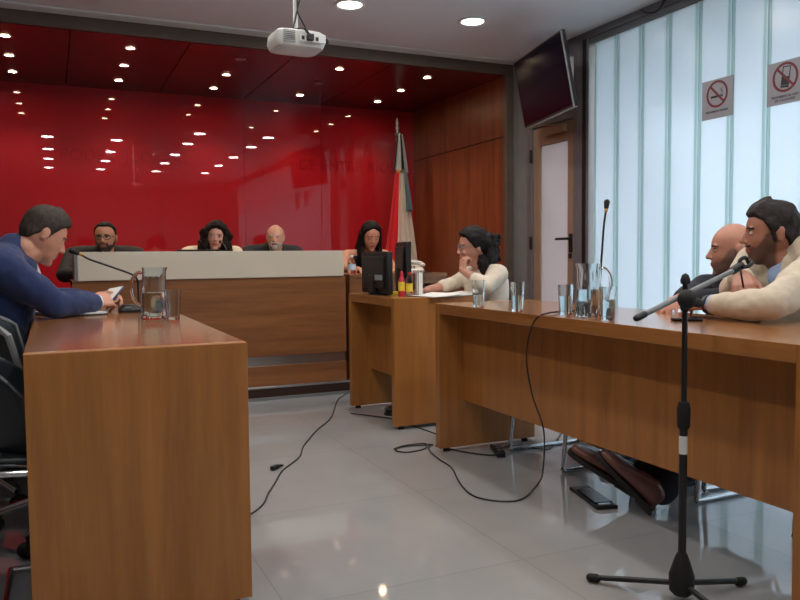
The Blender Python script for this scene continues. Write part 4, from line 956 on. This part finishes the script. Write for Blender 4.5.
SK8 = skin('skin_brown', (166, 112, 92), (76, 56, 52)); STB8 = skin('stubble_dark', (84, 60, 54)); HR8 = hairmat('hair_dark_wavy', (44, 38, 38)); CREAM8 = mat('cream_jacket_linen', (206, 192, 172), .85, noise=.06, scale=40, bump=.12, bscale=250); BLUES = mat('light_blue_shirt', (150, 170, 206), .8, noise=.05)
SHR = [((2.035, 2.235, .012), (-.52, .30, .80), (-.75, .0, -.45)), ((2.10, 2.42, .05), (-.62, .28, .60), (-.7, 0, -.4))]
SHR = [((2.06, 2.225, .02), (-.48, .34, .60), (.38, -.48, .62)), ((2.085, 2.36, .05), (-.62, .48, .46), (.35, -.4, .65))]
b, Mh, ba = person('man', 'person in cream jacket and blue shirt with folded arms at the right table', (2.535, 2.085, 1.076), (-.76, .65, -.06), hs=1.01, F=(-1, .12, 0), shirt=BLUES, pelvis=(2.75, 2.03, .52), ch=.55, neck=(2.610, 2.050, 1.035), bulk=1.1,
    sh=[(2.57, 1.855, .985), (2.61, 2.235, .945)], el=[(2.205, 1.815, .825), (2.42, 2.165, .845)], wr=[(2.205, 2.06, .812), (2.275, 2.00, .918)],
    hand=[dict(d=(-.05, 1, -.05), n=(-.3, .0, 1), side=1, curl=(.3, .4, .35)), dict(d=(-.62, -.62, -.36), n=(-.40, -.2, .9), side=-1, curl=(.75, .6, .35), s=1.05, spread=.12)],
    knees=[(2.40, 2.12, .50), (2.42, 2.26, .50)], ankles=[(2.12, 2.22, .10), (2.14, 2.33, .13)], shoes=SHR, skinm=SK8, stubble=STB8, top=CREAM8, bottom=NAVYD, shoem=M_SHOEBR, brow=HR8, wrinkle=.024)
add_hair('hair', shell(Mh, hair_fn([(0, .066), (30, .068), (55, .050), (70, .020), (82, -.040), (92, -.02), (100, .012), (112, -.02), (140, -.06), (180, -.085)], .012, .009, .010), amp=.008, freq=(40, 28, 28)), HR8, b, ba)
def tash(az, p):
    k = sst((-.037-p.z)/.004)*sst((p.z+.050+.0*az)/.004)*sst((27-az)/12)
    return -.006+.0105*k
add_hair('moustache', shell(Mh, tash, amp=.001, n=128, h=96), HR8, b, ba)
obj('shirt_cuff', MB().tube([V((2.206, 2.035, .815)), V((2.205, 2.07, .813))], .036, 20).xf(M.Translation(-V(ba))), BLUES, b)
obj('wristwatch', MB().tube([V((2.205, 2.080, .812)), V((2.205, 2.094, .811))], .0345, 20).xf(M.Translation(-V(ba))), M_BLACK, b)

# ------------------------------------------------------------------ daylight and camera
w = bpy.data.worlds.new('world'); bpy.context.scene.world = w; w.use_nodes = True
nt = w.node_tree; sk = nt.nodes.new('ShaderNodeTexSky'); sk.sky_type = 'NISHITA'; sk.sun_disc = False
sk.sun_elevation = rad(48); sk.sun_rotation = rad(90); sk.air_density = 1.4; sk.dust_density = 2.5
nt.links.new(sk.outputs[0], nt.nodes['Background'].inputs['Color']); nt.nodes['Background'].inputs['Strength'].default_value = SKY
sl = bpy.data.lights.new('sun', 'SUN'); sl.energy = 2.0; sl.angle = rad(9); sl.color = (1, .96, .9)
so = bpy.data.objects.new('sun', sl); C.objects.link(so); so.rotation_euler = V((-cos(rad(36))*cos(rad(38)), -cos(rad(36))*sin(rad(38)), -sin(rad(36)))).to_track_quat('-Z', 'Y').to_euler()
cam = bpy.data.cameras.new('camera'); cam.sensor_width = 36; cam.lens = 762/800*36; cam.clip_start = .02
co = bpy.data.objects.new('camera', cam); C.objects.link(co)
R = M(((.9098, .0321, -.4138), (-.4150, .0483, -.9085), (-.0092, .9983, .0573)))
x = V((R[0][0], R[1][0], R[2][0])).normalized(); z = V((R[0][2], R[1][2], R[2][2])); z = (z-x*z.dot(x)).normalized(); yv = z.cross(x)
co.matrix_world = M(((x.x, yv.x, z.x, 0), (x.y, yv.y, z.y, 0), (x.z, yv.z, z.z, 1.0), (0, 0, 0, 1)))
sc = bpy.context.scene; sc.camera = co
sc.view_settings.view_transform = 'Standard'; sc.view_settings.look = 'None'; sc.view_settings.gamma = 1
sc.view_settings.use_curve_mapping = False; sc.view_settings.exposure = EXPO
sc.cycles.max_bounces = 14; sc.cycles.transmission_bounces = 12; sc.cycles.glossy_bounces = 6; sc.cycles.diffuse_bounces = 5
sc.cycles.sample_clamp_indirect = 6; sc.cycles.blur_glossy = .05; sc.cycles.use_denoising = True
